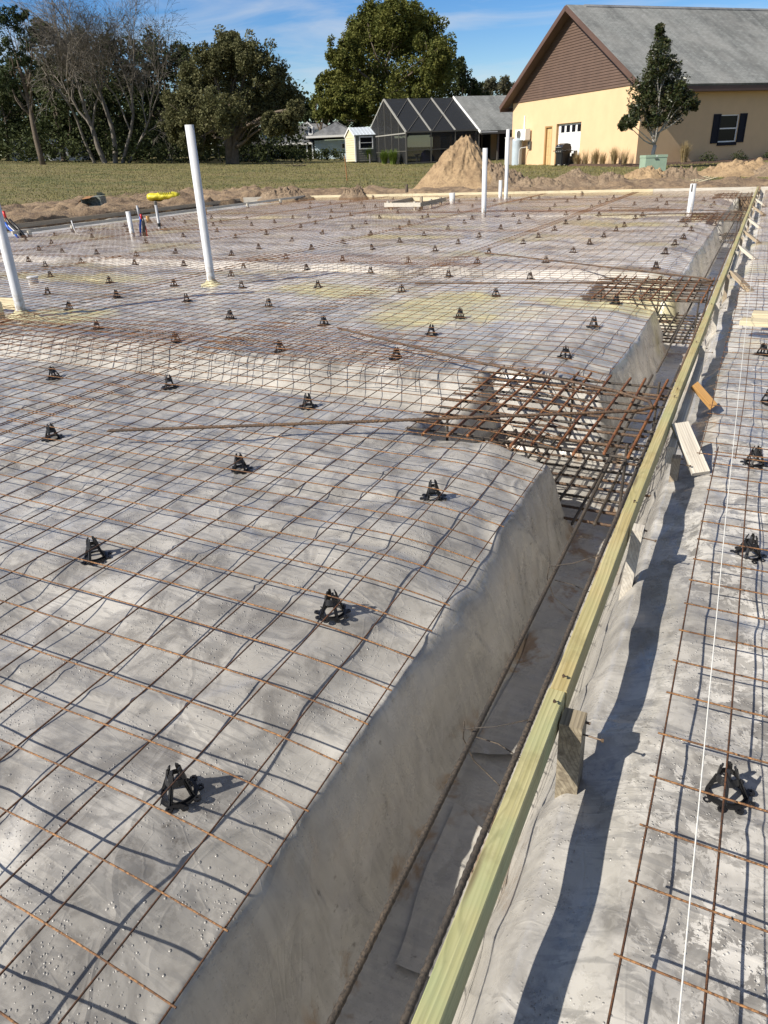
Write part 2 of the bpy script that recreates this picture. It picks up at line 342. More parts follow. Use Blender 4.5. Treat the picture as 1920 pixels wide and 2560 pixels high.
MAT['leaf_fern'] = leaf('fern_leaf', (.09, .15, .02), (.18, .25, .05), (.26, .30, .09))
MAT['leaf_tan'] = leaf('dry_grass_leaf', (.25, .19, .09), (.42, .33, .18), (.5, .42, .26))
MAT['bark'] = simple('bark', (.12, .095, .07), .95, .35, 4, .6, 20, .03)
MAT['bark_pale'] = simple('pale_bark', (.17, .15, .125), .95, .3, 3, .5, 20, .02)
MAT['bark_white'] = simple('mottled_bark', (.42, .40, .36), .9, .45, 7, .4, 30, .01)
def stucco(name, c, bump=.35):
    t = NT(name); n = t.noise(1.3, 5, .6); n2 = t.noise(38, 4, .6)
    col = t.mix(t.ramp(n, (.35, 0.0), (.65, 1.0)), tuple(x*.93 for x in c), c)
    return t.out(col, .9, t.bump(n2, bump, .012))
MAT['stucco'] = stucco('yellow_stucco', (.68, .48, .285))
MAT['blue_wall'] = stucco('pale_blue_wall', (.55, .68, .76))
MAT['tan_wall'] = stucco('tan_wall', (.50, .36, .21))
MAT['brown'] = simple('brown_siding', (.112, .070, .050), .6, .12, 1.5, .15, 60)
MAT['brown_dark'] = simple('brown_trim', (.10, .058, .044), .6, .1, 2)
MAT['soffit'] = simple('soffit', (.13, .085, .065), .7, .1, 2)
def shingle(name, a, b, dk):
    t = NT(name); br = t.n.new('ShaderNodeTexBrick'); br.inputs['Scale'].default_value = 1; br.inputs['Brick Width'].default_value = .32; br.inputs['Row Height'].default_value = .145
    br.inputs['Mortar Size'].default_value = .012; br.inputs['Color1'].default_value = (*a, 1); br.inputs['Color2'].default_value = (*b, 1); br.inputs['Mortar'].default_value = (*dk, 1); br.offset = .5
    x, y, z = t.sep(); cb = t.n.new('ShaderNodeCombineXYZ'); t.l.new(x, cb.inputs[0]); t.l.new(y, cb.inputs[1]); t.l.new(cb.outputs[0], br.inputs[0])
    st = t.noise(1, 5, .65, .3, t.map((1.1, .22, 1))); sp = t.noise(5, 5, .7)
    col = t.mix(t.ramp(st, (.42, 0.0), (.62, .85)), br.outputs[0], tuple(q*.5 for q in a)); pt = t.noise(.35, 4, .6); col = t.mix(t.ramp(pt, (.42, 0.0), (.62, .45)), col, (.30, .30, .285)); col = t.mix(t.ramp(sp, (.5, 0.0), (.7, .5)), col, tuple(min(1, q*1.35) for q in b))
    return t.out(col, .92, t.bump(br.outputs[1], .5, -.02))
MAT['shingle'] = shingle('grey_shingle', (.20, .21, .205), (.26, .27, .26), (.11, .115, .112))
MAT['shingle_dark'] = shingle('dark_grey_shingle', (.16, .17, .185), (.20, .21, .225), (.09, .09, .10))
MAT['white_paint'] = simple('white_paint', (.78, .78, .77), .5, .04, 3)
MAT['door_tan'] = simple('tan_door', (.58, .40, .19), .5, .05, 3)
MAT['shutter'] = simple('navy_shutter', (.006, .007, .016), .85, .15, 10)
MAT['metal_white'] = simple('white_metal_roof', (.62, .68, .74), .35, .05, 3, metal=.2)
MAT['cream'] = simple('cream_siding', (.62, .56, .38), .6, .05, 2)
MAT['shaded_siding'] = simple('shaded_siding', (.17, .165, .14), .6, .1, 2)  # shed side turned from the sun: its shade is put into this grey
MAT['tank'] = simple('tank_grey', (.43, .50, .55), .45, .1, 2)
MAT['util'] = simple('utility_green', (.30, .40, .30), .5, .08, 4)
MAT['grill'] = simple('grill_black', (.016, .017, .02), .3, .2, 10)
MAT['frame_dark'] = simple('bronze_frame', (.10, .095, .085), .5, .15, 6)
MAT['frame_light'] = simple('light_frame', (.30, .295, .27), .5, .1, 6)
MAT['purple'] = simple('purple_cloth', (.06, .045, .22), .9, .3, 4, .4, 8, .05)
MAT['magenta'] = simple('pink_cloth', (.34, .07, .22), .9, .3, 4, .4, 8, .05)
MAT['white_cloth'] = simple('white_cloth', (.70, .70, .74), .9, .1, 4, .4, 8, .05)
MAT['blue_tube'] = simple('blue_tube', (.01, .10, .50), .4, .1, 10)
MAT['red_tube'] = simple('red_tube', (.55, .02, .02), .4, .1, 10)
MAT['yellow_bag'] = simple('yellow_film', (.62, .55, .04), .35, .15, 9, .6, 12, .03)
MAT['black_print'] = simple('dark_print', (.13, .12, .03), .6, .2, 20)
MAT['card'] = simple('cardboard', (.30, .15, .06), .85, .2, 8)
MAT['card_grey'] = simple('printed_cardboard', (.30, .33, .29), .6, .3, 14, c2=(.05, .06, .055))
MAT['mulch'] = soil('mulch', (.07, .042, .03), (.13, .08, .055), (.03, .02, .016), 4)
MAT['nail'] = simple('nail_steel', (.12, .08, .05), .5, .4, 60, metal=.4)
def glass():
    t = NT('dark_glass'); return t.out((.010, .011, .014), .08, IOR=1.3, Specular_IOR_Level=.25)
MAT['glass'] = glass()
def screen(name, c, alpha):
    t = NT(name); t.out(c, .8); tr = t.n.new('ShaderNodeBsdfTransparent'); ms = t.n.new('ShaderNodeMixShader'); ms.inputs[0].default_value = alpha
    t.l.new(tr.outputs[0], ms.inputs[1]); t.l.new(t.b.outputs[0], ms.inputs[2]); t.l.new(ms.outputs[0], t.n['Material Output'].inputs[0]); return t.m
MAT['screen'] = screen('insect_screen', (.012, .013, .014), .62)
MAT['screen_roof'] = screen('roof_screen', (.014, .017, .022), .80)
# ------------------------------------------------------------------ the ground
SX0, SY1 = -18.05, 25.5                       # left and far limits of the excavation
_cp = np.array([(-6.3,41.8,.41),(-15.5,50.7,.5),(-25,54.6,.7),(-32,59.9,.95),(-42.8,73.6,1.05),(-55,67.3,1.63),(-73.8,57.6,2.46),
  (-27.8,30.7,.32),(-13.6,28.5,.06),(-5,34.6,.22),(-.5,40.2,.25),(-.3,48,.34),(-18.2,25.6,.0),(0,25.6,.0),(8,25.6,.0),(-18.2,6,.02),(-19,-10,.0),(-26,16,.25),
  (10,45,.35),(15,25,.0),(-90,40,3.0),(-95,90,3.2),(-40,110,1.6),(0,90,.9),(40,60,.7),(-55,20,1.5),(-40,-20,.5)])
def _ker(a, b): return np.sqrt(((a[:, None]-b[None])**2).sum(-1)+4.0)
_n = len(_cp); _A = np.zeros((_n+3, _n+3)); _A[:_n, :_n] = _ker(_cp[:, :2], _cp[:, :2]) - .8*np.eye(_n)
_A[:_n, _n] = 1; _A[:_n, _n+1:] = _cp[:, :2]; _A[_n, :_n] = 1; _A[_n+1:, :_n] = _cp[:, :2].T
_w = np.linalg.solve(_A, np.concatenate([_cp[:, 2], [0, 0, 0]]))
def grade(x, y):
    x = np.asarray(x, float); y = np.asarray(y, float)
    cx = np.clip(x, -110, 50); cy = np.clip(y, -30, 120)
    q = np.stack([cx.ravel(), cy.ravel()], 1)
    z = (_ker(q, _cp[:, :2]) @ _w[:_n] + _w[_n] + q @ _w[_n+1:]).reshape(x.shape)
    return z
def gz(x, y): return float(grade(np.array([x]), np.array([y]))[0])
def terrain(x, y):
    z = grade(x, y)
    d = np.maximum((SX0-x)*.6, y-SY1)                       # distance outside the excavation
    m = 1-sst(3.0, 5.2, d+1.6*fbm(x*.3, y*.3, 3))
    rough = .26*fbm(x*.9, y*.9, 5, 5) + .30*np.abs(fbm(x*1.9, y*1.9, 9, 4)) + .02
    z = z + m*rough + .02*fbm(x*.7, y*.7, 11, 3)
    inside = (x > SX0) & (y < SY1)
    return np.where(inside, -.75, z)
def spaced(*segs):
    a = []
    for x0, x1, st in segs: a += list(np.arange(x0, x1-1e-6, st))
    return np.array(a+[segs[-1][1]])
def grid_faces(nx, ny):
    i = np.arange(nx-1); j = np.arange(ny-1); I, J = np.meshgrid(i, j); a = (J*nx+I).ravel()
    return np.stack([a, a+1, a+1+nx, a+nx], 1)
def height_sheet(name, xs, ys, fn, mat, drape=None, **kw):
    X, Y = np.meshgrid(xs, ys); Z = fn(X, Y)
    if drape: X = X+drape(X, Y, Z)
    return link_mesh(name, np.stack([X.ravel(), Y.ravel(), Z.ravel()], 1), grid_faces(len(xs), len(ys)), mat, smooth=True, **kw)
gx = spaced((-1200, -120, 120), (-120, -60, 6), (-60, -34, 1.3), (-34, -26, .3), (-26, -18.05, .10), (-18.05, -18.0, .05), (-18.0, 4, .25), (4, 20, 1), (20, 60, 5), (60, 1200, 120))
gy = spaced((-600, -20, 60), (-20, 0, 2), (0, 5, .5), (5, 25.4, .2), (25.4, 25.5, .1), (25.5, 33, .13), (33, 60, .9), (60, 120, 4), (120, 1500, 120))
tag(height_sheet('ground', gx, gy, terrain, MAT['ground']), kind='structure')
# lawn blades: far more than anyone could count
def lawn():
    n = 100000; v = []
    x = rng.uniform(-78, 14, n*3); y = rng.uniform(14, 62, n*3)
    d = np.maximum((SX0-x)*.6, y-SY1); keep = (d > 3.4+1.6*fbm(x*.3, y*.3, 3)) & (rng.random(n*3) < np.clip(1.25-np.hypot(x, y)/75, .12, 1))
    x = x[keep][:n]; y = y[keep][:n]; n = len(x); z = terrain(x, y)
    a = rng.uniform(0, 2*np.pi, n); h = rng.uniform(.03, .075, n); w = rng.uniform(.006, .014, n)*(1+np.hypot(x, y)/40); lx = rng.normal(0, .035, n); ly = rng.normal(0, .035, n)
    p0 = np.stack([x-np.cos(a)*w, y-np.sin(a)*w, z-.01], 1); p1 = np.stack([x+np.cos(a)*w, y+np.sin(a)*w, z-.01], 1); p2 = np.stack([x+lx, y+ly, z+h], 1)
    V = np.stack([p0, p1, p2], 1).reshape(-1, 3); F = np.arange(n*3).reshape(-1, 3)
    tag(link_mesh('grass', V, F, MAT['grass']), 'short dry lawn grass growing between the building site and the houses', 'grass', kind='stuff')
lawn()
# ------------------------------------------------------------------ plastic sheet over the earth pads and trenches
PADS = [(-1.56, -.2, 3.44, 4.74), (-1.52, -.2, 7.62, 9.0), (-1.45, -.2, 16.2, 18.0), (-1.3, -.2, 23.0, 25.3)]
CROSS = [(-15.3, -.9, 3.86, 4.62), (-15.3, -.9, 8.80, 9.45), (-15.3, -.9, 17.4, 17.95)]
def sheet_z(x, y):
    top = -.080 + .034*fbm(x*1.9, y*1.9, 21, 3) + .018*fbm(x*3.4+y*1.2, y*2.2-x*.8, 27, 2) - .016*np.exp(-(fbm(x*1.3+.5*y, y*1.1-.3*x, 33, 2)/.06)**2) + .007*np.exp(-(fbm(x*2.1-.6*y, y*1.7+.4*x, 35, 2)/.03)**2) + .0022*fbm(x*7, y*7, 23, 2)
    wv = .035*fbm(y*1.3, 0*x, 41, 3)
    # main trench beside the form board
    xx = x + wv
    z = top - .075*sst(-1.15, -.76, xx)
    face = sst(-.80, -.62, xx)
    floor = -.58 + .018*fbm(x*3.5, y*2.2, 51, 4) + .010*np.abs(fbm(x*11, y*6, 52, 3))
    xr = x + .02*fbm(y*2.2, x*.5, 61, 3)
    rise = sst(-.37, -.19, xr)
    right = top - .075*(1-sst(-.20, .02, xr)) + .006*fbm(x*9, y*5, 71, 3)
    zl = z*(1-face) + floor*face
    z = np.where(x < -.5, zl, floor*(1-rise) + right*rise)
    for x0, x1, y0, y1 in CROSS:
        ww = .05*fbm(x*1.1, y*.3, 81, 3) + .016*fbm(x*8, y*2, 83, 2)
        yy = y + ww; dpt = sst(y0-.02, y0+.12, yy)*(1-sst(y1-.30, y1+.12, yy + .05*fbm(x*4, y*2, 85, 3)))*(1-sst(x1-.1, x1+.25, x))*sst(x0, x0+.3, x)
        z = z - dpt*.20*np.clip((z+.58)/.50, 0, 1)
    for x0, x1, y0, y1 in PADS:
        ww = .04*fbm(y*1.6, x*1.6, 91, 3) + .014*fbm(x*9, y*9, 93, 2)
        dx = np.maximum(x0-(x+ww), (x-x1)*0-1); dy = np.maximum(y0-(y+ww), (y+ww)-y1); d = np.maximum(dx, dy)
        dpt = 1-sst(-.20, .04, d)
        z = np.where(x < -.42, np.minimum(z, z*(1-dpt)+(-.60+.02*fbm(x*3, y*3, 95, 3))*dpt), z)
    return z
def folds(y, z, sd):
    a = .045*fbm(y*2.2+z*1.1, z*.3, sd, 1)+.016*fbm(y*6.5+z*1.8, z*.25, sd+1, 1)
    b = np.exp(-(fbm(y*3.2+z*2.2, z*.25, sd+3, 1)/.05)**2)*.017
    c = np.exp(-(fbm(y*5.5-z*3.0, z*.3, sd+5, 1)/.045)**2)*.010
    d = .0045*np.sin((y+z*.55+.25*fbm(y*1.5, z*2, sd+7, 2))*95)*sst(.05, .25, fbm(y*1.1, z*2, sd+8, 2)+.1)
    return a+b*.9-c*.6+.2*d*0
def drape_left(X, Y, Z):
    w = sst(-.12, -.24, Z)*(1-.55*sst(-.50, -.57, Z))*sst(-1.0, -.8, X)*(1-sst(-.60, -.50, X))
    return folds(Y, Z, 210)*w*1.15
def drape_right(X, Y, Z):
    w = sst(-.15, -.26, Z)*(1-.5*sst(-.48, -.56, Z))*(1-sst(-.20, -.05, X))*sst(-.345, -.31, X)
    return -folds(Y, Z, 240)*w*.8
xl = spaced((-18.0, -12, .14), (-12, -5, .075), (-5, -1.7, .04), (-1.7, -.95, .022), (-.95, -.58, .006), (-.58, -.40, .015), (-.40, -.345, .011))
xr_ = spaced((-.345, -.15, .009), (-.15, .7, .016), (.7, 3, .06))
ys = spaced((-.6, 3.3, .02), (3.3, 5.3, .016), (5.3, 10, .03), (10, 19, .06), (19, 25.42, .10))
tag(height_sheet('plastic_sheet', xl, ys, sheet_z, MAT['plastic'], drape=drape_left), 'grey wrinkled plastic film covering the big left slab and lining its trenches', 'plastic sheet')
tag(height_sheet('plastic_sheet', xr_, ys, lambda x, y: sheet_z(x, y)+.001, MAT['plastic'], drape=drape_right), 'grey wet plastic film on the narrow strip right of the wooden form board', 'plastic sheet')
def loose_film(x0, x1, y0, y1, lab, seed):
    xs = np.linspace(0, 1, 30); ys2 = np.linspace(0, 1, 60); U, Vv = np.meshgrid(xs, ys2)
    Y = y0+(y1-y0)*Vv+.10*fbm(U*1.1+seed, Vv*.5, seed, 1)*(1-Vv)+.12*fbm(U*1.2, Vv+seed, seed+5, 1)*Vv; X = x0+(x1-x0)*U+.05*fbm(Vv*1.6+seed, U*.4, seed+9, 1)
    Z = sheet_z(X, Y)+.007+.008*np.exp(-Vv*14)+.006*np.exp(-(1-Vv)*14)+.008*np.abs(fbm(X*9, Y*9, seed, 2))
    tag(link_mesh('loose_film', np.stack([X.ravel(), Y.ravel(), Z.ravel()], 1), grid_faces(30, 60), MAT['plastic'], smooth=True), lab, 'plastic piece')
loose_film(-.60, -.40, 1.78, 2.55, 'loose overlapping plastic strip on the trench floor, farther piece with curled edge', 3)
loose_film(-.56, -.38, .95, 1.52, 'loose overlapping plastic strip on the trench floor, nearer piece', 8)
# ------------------------------------------------------------------ welded wire mesh
def wire_z(x, y):
    z = .004*fbm(x*.8, y*.8, 101, 2) + .012*fbm(x*.33, y*.33, 103, 2)
    droop = np.clip((x+1.18)/.46, 0, 1)
    return np.where(x < -.45, z-.040*droop**2*(1+.5*fbm(y*.6, 0*y, 105, 2)), z)
def wire_panel(x0, x1, y0, y1, label, lift=0.0, over=.025, ph=(0, 0), rot=0.0, near=False, jit=0.0, sp=.1524, red=False):
    """one flat welded sheet: long wires below, cross wires above, all one welded mesh"""
    V = []; F = []; nv = 0; r = .0026 if near else (.0022 if y0 < 5 else .0019); n = 4
    cx, cy = (x0+x1)/2, (y0+y1)/2; ca, sa = math.cos(rot), math.sin(rot)
    def run(xs, ys_, dz):
        nonlocal nv
        X = cx+(xs-cx)*ca-(ys_-cy)*sa; Y = cy+(xs-cx)*sa+(ys_-cy)*ca
        Z = wire_z(X, Y)+lift+dz
        P = np.stack([X, Y, Z], 1); T = P[-1]-P[0]; T /= np.linalg.norm(T); B = np.array([0, 0, 1.]); A = np.cross(T, B); A /= np.linalg.norm(A)
        m = len(P); ang = np.arange(n)*2*np.pi/n+.4
        ring = P[:, None]+r*(np.cos(ang)[None, :, None]*A+np.sin(ang)[None, :, None]*B)
        V.append(ring.reshape(-1, 3)); i = np.arange(m-1)[:, None]*n; k = np.arange(n)[None]
        F.append(np.stack([i+k, i+(k+1) % n, i+n+(k+1) % n, i+n+k], -1).reshape(-1, 4)+nv); nv += m*n
    nl = int(round((x1-x0)/sp)); nt = int(round((y1-y0)/sp))
    stp = .09 if near else .3
    for k in range(nl+1):
        xs = x1-k*sp+rng.normal(0, .003); yy = np.linspace(y0-over, y1+over, max(2, int((y1-y0)/stp)))
        run(xs+.004*np.sin(yy*2.3+k)+jit*fbm(yy*.9, 0*yy+k*3.3, 7, 2), yy, 0)
    for k in range(nt+1):
        yk = y0+k*sp+rng.normal(0, .003); xx = np.linspace(x0-over, x1+over, max(2, int((x1-x0)/stp)))
        run(xx, yk+.004*np.sin(xx*2.1+k)+jit*fbm(xx*.9, 0*xx+k*2.7, 8, 2), .0048)
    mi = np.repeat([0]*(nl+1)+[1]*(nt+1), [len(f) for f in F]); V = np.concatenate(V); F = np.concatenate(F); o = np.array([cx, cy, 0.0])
    ob = link_mesh('wire_mesh_panel', V-o, F, [MAT['bar_rusty' if red else 'wire'], MAT['bar_rusty' if red else 'wire_sunlit']], loc=tuple(o), smooth=True, mi=mi)
    return tag(ob, label, 'wire mesh', 'welded wire mesh sheets laid over the plastic')
colx = [(-3.782, -.738), (-6.65, -3.60), (-9.55, -6.50), (-12.45, -9.40), (-15.30, -12.30)]
rowy = [(-.30, 4.73), (4.62, 9.19), (9.0, 13.57), (13.4, 17.97), (17.85, 22.42), (22.3, 25.3)]
cname = ['beside main trench', 'second from main trench', 'in middle column', 'second from left form', 'beside left form']
rname = ['in the nearest row', 'between the nearest cross trenches', 'just beyond the second cross trench', 'just before the third cross trench', 'just beyond the third cross trench', 'farthest row by end board']
for j, (y0, y1) in enumerate(rowy):
    for i, (x0, x1) in enumerate(colx):
        dy = -.21 if (i == 0 and j == 0) else rng.uniform(-.05, .05); dr = rng.normal(0, .003) if j else 0
        wire_panel(x0, x1, y0, y1+dy*.0, 'rusty wire mesh sheet %s, %s' % (cname[i], rname[j]), lift=.004*((i+j) % 2), rot=(.011 if i == 0 and j == 0 else dr), near=(j < 1 and i < 3), over=.012 if i == 0 else .02)
wire_panel(-6.9, -4.05, 3.95, 4.95, 'very rusty extra mesh strip lapped over the nearest cross trench at left', .012, rot=.05, jit=.04, red=True)
wire_panel(-3.95, -2.0, 4.35, 5.25, 'very rusty short mesh piece lapped where the first cross trench meets the second sheet', .014, rot=-.06, jit=.04, red=True)
wire_panel(-6.9, -3.2, 9.0, 9.7, 'rusty lapped mesh strip over the second cross trench', .012, rot=.03, jit=.03, red=True)
wire_panel(-9.5, -1.6, 17.5, 18.1, 'rusty lapped mesh strip over the third cross trench', .012, rot=-.01, jit=.03, red=True)
wire_panel(-.012, .75, -.2, 3.53, 'rusty wire mesh sheet on the right strip nearest the camera', .002, near=True, over=.009)
wire_panel(-.085, .68, 3.40, 8.6, 'rusty wire mesh sheet on the right strip under the pale planks', .008, over=.009)
wire_panel(-.03, .74, 8.45, 16.3, 'rusty wire mesh sheet on the right strip beyond the pale planks', .002, over=.009)
wire_panel(-.05, .72, 16.15, 25.0, 'rusty wire mesh sheet at the far end of the right strip', .008, over=.009)
# ------------------------------------------------------------------ mesh chairs
def make_chair(full):
    t = thing('rebar_chair', 'x', 'rebar chair')
    H0 = .078
    # scalloped base ring with nine lobes, each pierced by a nail hole
    na, nr = (216, 18) if full else (54, 5); R0, R1 = .0375, .0645; keep = set()
    for i in range(na):
        for j in range(nr):
            am = 2*math.pi*(i+.5)/na; rm_ = R0+(R1-R0)*(j+.5)/nr; am9 = (am+math.pi/9) % (2*math.pi/9)-math.pi/9
            dx = rm_*math.cos(am9)-.0545; dy = rm_*math.sin(am9); dd = math.hypot(dx, dy)
            if (rm_ < .0485 or dd < .0090) and not (full and dd < .0040): keep.add((i, j))
    V = []; F = []; idx = {}
    def vi(i, j, z):
        key = (i % na, j, z)
        if key not in idx:
            aa = 2*math.pi*i/na; rr = R0+(R1-R0)*j/nr; idx[key] = len(V); V.append((rr*math.cos(aa), rr*math.sin(aa), (.001, .006)[z]))
        return idx[key]
    for i, j in keep:
        F.append((vi(i,j,1), vi(i,j+1,1), vi(i+1,j+1,1), vi(i+1,j,1))); F.append((vi(i,j,0), vi(i+1,j,0), vi(i+1,j+1,0), vi(i,j+1,0)))
        for (di, dj), (p, q) in (((1,0), ((1,0),(1,1))), ((-1,0), ((0,1),(0,0))), ((0,1), ((1,1),(0,1))), ((0,-1), ((0,0),(1,0)))):
            if ((i+di) % na, j+dj) not in keep:
                F.append((vi(i+p[0],j+p[1],0), vi(i+q[0],j+q[1],0), vi(i+q[0],j+q[1],1), vi(i+p[0],j+p[1],1)))
    MB().add(V, F).build('base_ring', MAT['black_plastic'], t)
    MB().lathe([(.0395, .005), (.0415, .013), (.0385, .013), (.0370, .005)], 36 if full else 14, cap=False).build('inner_rim', MAT['black_plastic'], t)
    for k in range(4):
        a = R_(45+90*k); c, s = math.cos(a), math.sin(a); m = MB()
        m.bar((.040*c, .040*s, .004), (.021*c, .021*s, .056), .011, .005, up=(c, s, 0))
        m.bar((.043*c, .043*s, .006), (.024*c, .024*s, .054), .003, .006, up=(c, s, 0))
        m.build('leg', MAT['black_plastic'], t)
    cr = MB().lathe([(.0265, .046), (.0225, .062), (.0195, .064), (.0195, .048)], 28 if full else 12, cap=False)
    cr.build('collar', MAT['black_plastic'], t)
    for k in range(4):
        a = R_(45+90*k); c, s = math.cos(a), math.sin(a); m = MB()
        m.bar((.0215*c, .0215*s, .058), (.0165*c, .0165*s, .080), .013, .005, up=(c, s, 0))
        m.bar((.0168*c, .0168*s, .078), (.0125*c, .0125*s, .089), .008, .004, up=(c, s, 0))
        m.build('prong', MAT['black_plastic'], t)
    return t
chairs = [(-1.07,.89),(.15,1.42),(-2.15,1.66),(-1.09,1.7),(-3.46,2.59),(.16,2.64),(-2.18,2.65),(-1.13,2.69),(.16,3.58),(-4.61,3.6),(-3.51,3.64),(-2.39,3.65),(.21,4.58),(-3.36,4.8),(-4.48,4.82),(-2.34,4.86),(-5.62,5.0),(-1.15,5.29),(-2.4,5.69),(-4.55,5.7),(-3.48,5.71),(-6.8,5.72),(.16,5.8),(-6.69,6.34),(-7.89,6.37),(-5.66,6.37),(-4.56,6.38),(-2.41,6.41),(-1.17,6.42),(-5.65,7.38),(-6.75,7.4),(-7.9,7.41),(-9.06,7.43),(-1.17,7.5),(-4.64,7.54),(-2.43,7.55),(-3.55,7.56),(-6.4,8.16),(-10.24,8.35),(-3.44,8.74),(-2.39,8.74),(-4.57,8.78),(-6.73,8.9),(-11.39,8.97),(-8.95,8.99),(-10.15,9.0),(-5.7,9.0),(-7.96,9.02),(-5.53,9.73),(-9.7,9.82),(-4.52,9.89),(-10.74,9.91),(-3.48,9.93),(-11.67,9.96),(-1.11,9.96),(-6.73,10.03),(-7.84,10.08),(-12.55,10.18),(-2.6,10.28),(-9.24,10.3),(-6.88,11.06),(-3.69,11.06),(-5.71,11.08),(-4.62,11.15),(-8.06,11.17),(-1.15,11.2),(-13.5,11.3),(-2.46,11.31),(-14.62,11.58),(-11.12,11.58),(-6.85,12.12),(-4.61,12.15),(-5.72,12.17),(-3.48,12.18),(-8.02,12.21),(-2.42,12.28),(-1.14,12.3),(-9.59,12.53),(-13.66,12.57),(-11.02,12.61),(-12.34,12.9),(-15.09,12.77),(-4.57,13.12),(-3.5,13.2),(-1.11,13.23),(-5.73,13.28),(-2.41,13.4),(-6.94,13.42),(-9.46,13.44),(-8.18,13.61),(-11.14,13.9),(-12.72,13.95),(-13.96,13.99),(-15.21,14.03),(-1.09,14.3),(-2.38,14.4),(-3.52,14.42),(-6.83,14.52),(-5.77,14.62),(-8.01,14.63),(-4.66,14.65),(-9.44,14.79),(-15.07,15.04),(-13.94,15.14),(-12.24,15.16),(-1.26,15.21),(-2.37,15.26),(-11.18,15.3),(-3.57,15.53),(-7.11,15.64),(-8.25,15.72),(-9.61,15.73),(-4.63,15.83),(-5.87,15.84),(-13.83,15.98),(-15.05,15.99),(-12.71,16.06),(-11.1,16.18),(-3.58,16.8),(-4.72,16.83),(-2.41,16.84),(-7.32,16.87),(-6.06,16.88),(-15.03,16.91),(-1.4,16.0),(-8.6,17.15),(-10.04,17.2),(-13.95,17.25),(-12.78,17.31),(-11.34,17.41),(-7.54,17.73),(-5.34,17.75),(-2.42,17.89),(-11.17,17.93),(-3.38,17.96),(-4.15,18.01),(-9.96,18.12),(-8.71,18.47),(-5.94,19.16),(-4.83,19.16),(-7.27,19.17),(-2.28,19.31),(-8.49,19.39),(-3.39,19.43),(-11.37,19.54),(-1.14,19.54),(-4.0,20.16),(-10.82,20.56),(-5.06,20.59),(-7.46,20.79),(-10.7,21.08),(-1.16,21.08),(-3.08,21.09),(-2.29,21.14),(-13.1,21.17),(-12.06,21.39),(-4.07,21.56),(-4.03,22.41),(-5.16,22.42),(-1.5,22.4),(-2.71,22.5),(-6.56,22.53),(-12.05,22.72),(-7.49,22.84),(-8.67,22.91),(-13.36,22.93),(-14.37,23.26),(-4.1,23.8),(-6.61,23.81),(-5.26,23.91),(-2.79,24.1),(-13.27,24.16),(-8.63,24.41),(-6.53,24.44),(-7.56,24.67),(-11.95,24.95)]
ordn = ['first', 'second', 'third', 'fourth', 'fifth', 'sixth', 'seventh', 'eighth', 'ninth', 'tenth', 'eleventh', 'twelfth', 'thirteenth', 'fourteenth', 'fifteenth', 'sixteenth']
zones = [(-9, 3.9, 'before the nearest cross trench'), (3.9, 9.1, 'between nearest and second cross trenches'), (9.1, 17.6, 'between second and third cross trenches'), (17.6, 30, 'beyond the third cross trench')]
MAST_N = make_chair(True); MAST_F = make_chair(False); used = set()
def put_chair(x, y, label):
    near = math.hypot(x, y) < 6.5; src = MAST_N if near else MAST_F
    z = float(sheet_z(np.array([x]), np.array([y]))[0]); z = max(z, -.098)
    rz = rng.uniform(0, 6.28)
    if near not in used:
        used.add(near); o = src; o.location = (x, y, z); o.rotation_euler = (0, 0, rz); o['label'] = label; o['group'] = 'black chairs holding up the wire mesh'
    else: o = dup(src, (x, y, z), rz, label, 'black chairs holding up the wire mesh')
    tp = 3.5 if (rng.random() < .12 and y > 5) else 1
    o.rotation_euler = (rng.normal(0, .04)*tp, rng.normal(0, .04)*tp, rz)
rights = sorted([c for c in chairs if c[0] > -.3], key=lambda c: c[1])
for k, c in enumerate(rights): put_chair(*c, 'black plastic rebar chair on the strip right of the form board, %s from the camera' % ordn[k])
for z0, z1, zn in zones:
    pts = sorted([c for c in chairs if c[0] <= -.3 and z0 <= c[1] < z1], key=lambda c: c[1]); rows = []
    for c in pts:
        if rows and c[1]-rows[-1][0][1] < .75 and all(abs(c[0]-q[0]) > .25 for q in rows[-1]): rows[-1].append(c)
        else: rows.append([c])
    for ri, row in enumerate(rows):
        row.sort(key=lambda c: -c[0])
        for k, c in enumerate(row): put_chair(*c, 'black chair %s, %s from trench, %s row there' % (zn, ordn[k], ordn[ri]))
# ------------------------------------------------------------------ footing cages
def cage(px, label, near, nb):
    x0, x1, y0, y1 = px; t = thing('rebar_cage', label, 'rebar cage', ((x0+x1)/2, (y0+y1)/2, 0), 0, 'tied rebar mats in the footing pits'); cx, cy = (x0+x1)/2, (y0+y1)/2
    r = .0078; st = .0115 if near else .03
    xa, xb = x0+.04, -.36; L0, L1 = xa-cx, xb-cx
    def bar(a, b, m):
        mb = MB()
        if near: mb.ribbed(a, b, r, st, 7)
        else: mb.tube([a, b], r, 5)
        mb.build('bar', MAT[m], t, smooth=near)
    ny = nb; nx = nb
    for lev, z in ((0, -.075), (1, -.47)):
        for k in range(ny):
            yy = y0-cy+.02+(y1-y0-.06)*k/(ny-1)+rng.normal(0, .012)
            bar((L0+rng.normal(0, .02)-(.10 if lev == 0 else 0), yy, z+rng.normal(0, .004)), (L1+rng.normal(0, .02), yy+rng.normal(0, .015), z), 'bar' if (k+lev) % 3 else 'bar_dark')
        for k in range(nx):
            xx = L0+.06+(L1-L0-.10)*k/(nx-1)+rng.normal(0, .012)
            bar((xx, y0-cy-.05+rng.normal(0, .02), z+.019), (xx+.02+rng.normal(0, .015), y1-cy+.04+rng.normal(0, .02), z+.021), 'bar_rusty' if lev == 0 else 'bar_dark')
    for qx, qy in ((L1-.06, y0-cy+.06), (L1-.05, y1-cy-.1), (L0+.12, y0-cy+.1), ((L0+L1)/2, y1-cy-.1)):
        bar((qx, qy, -.52), (qx, qy, -.03), 'bar_dark')
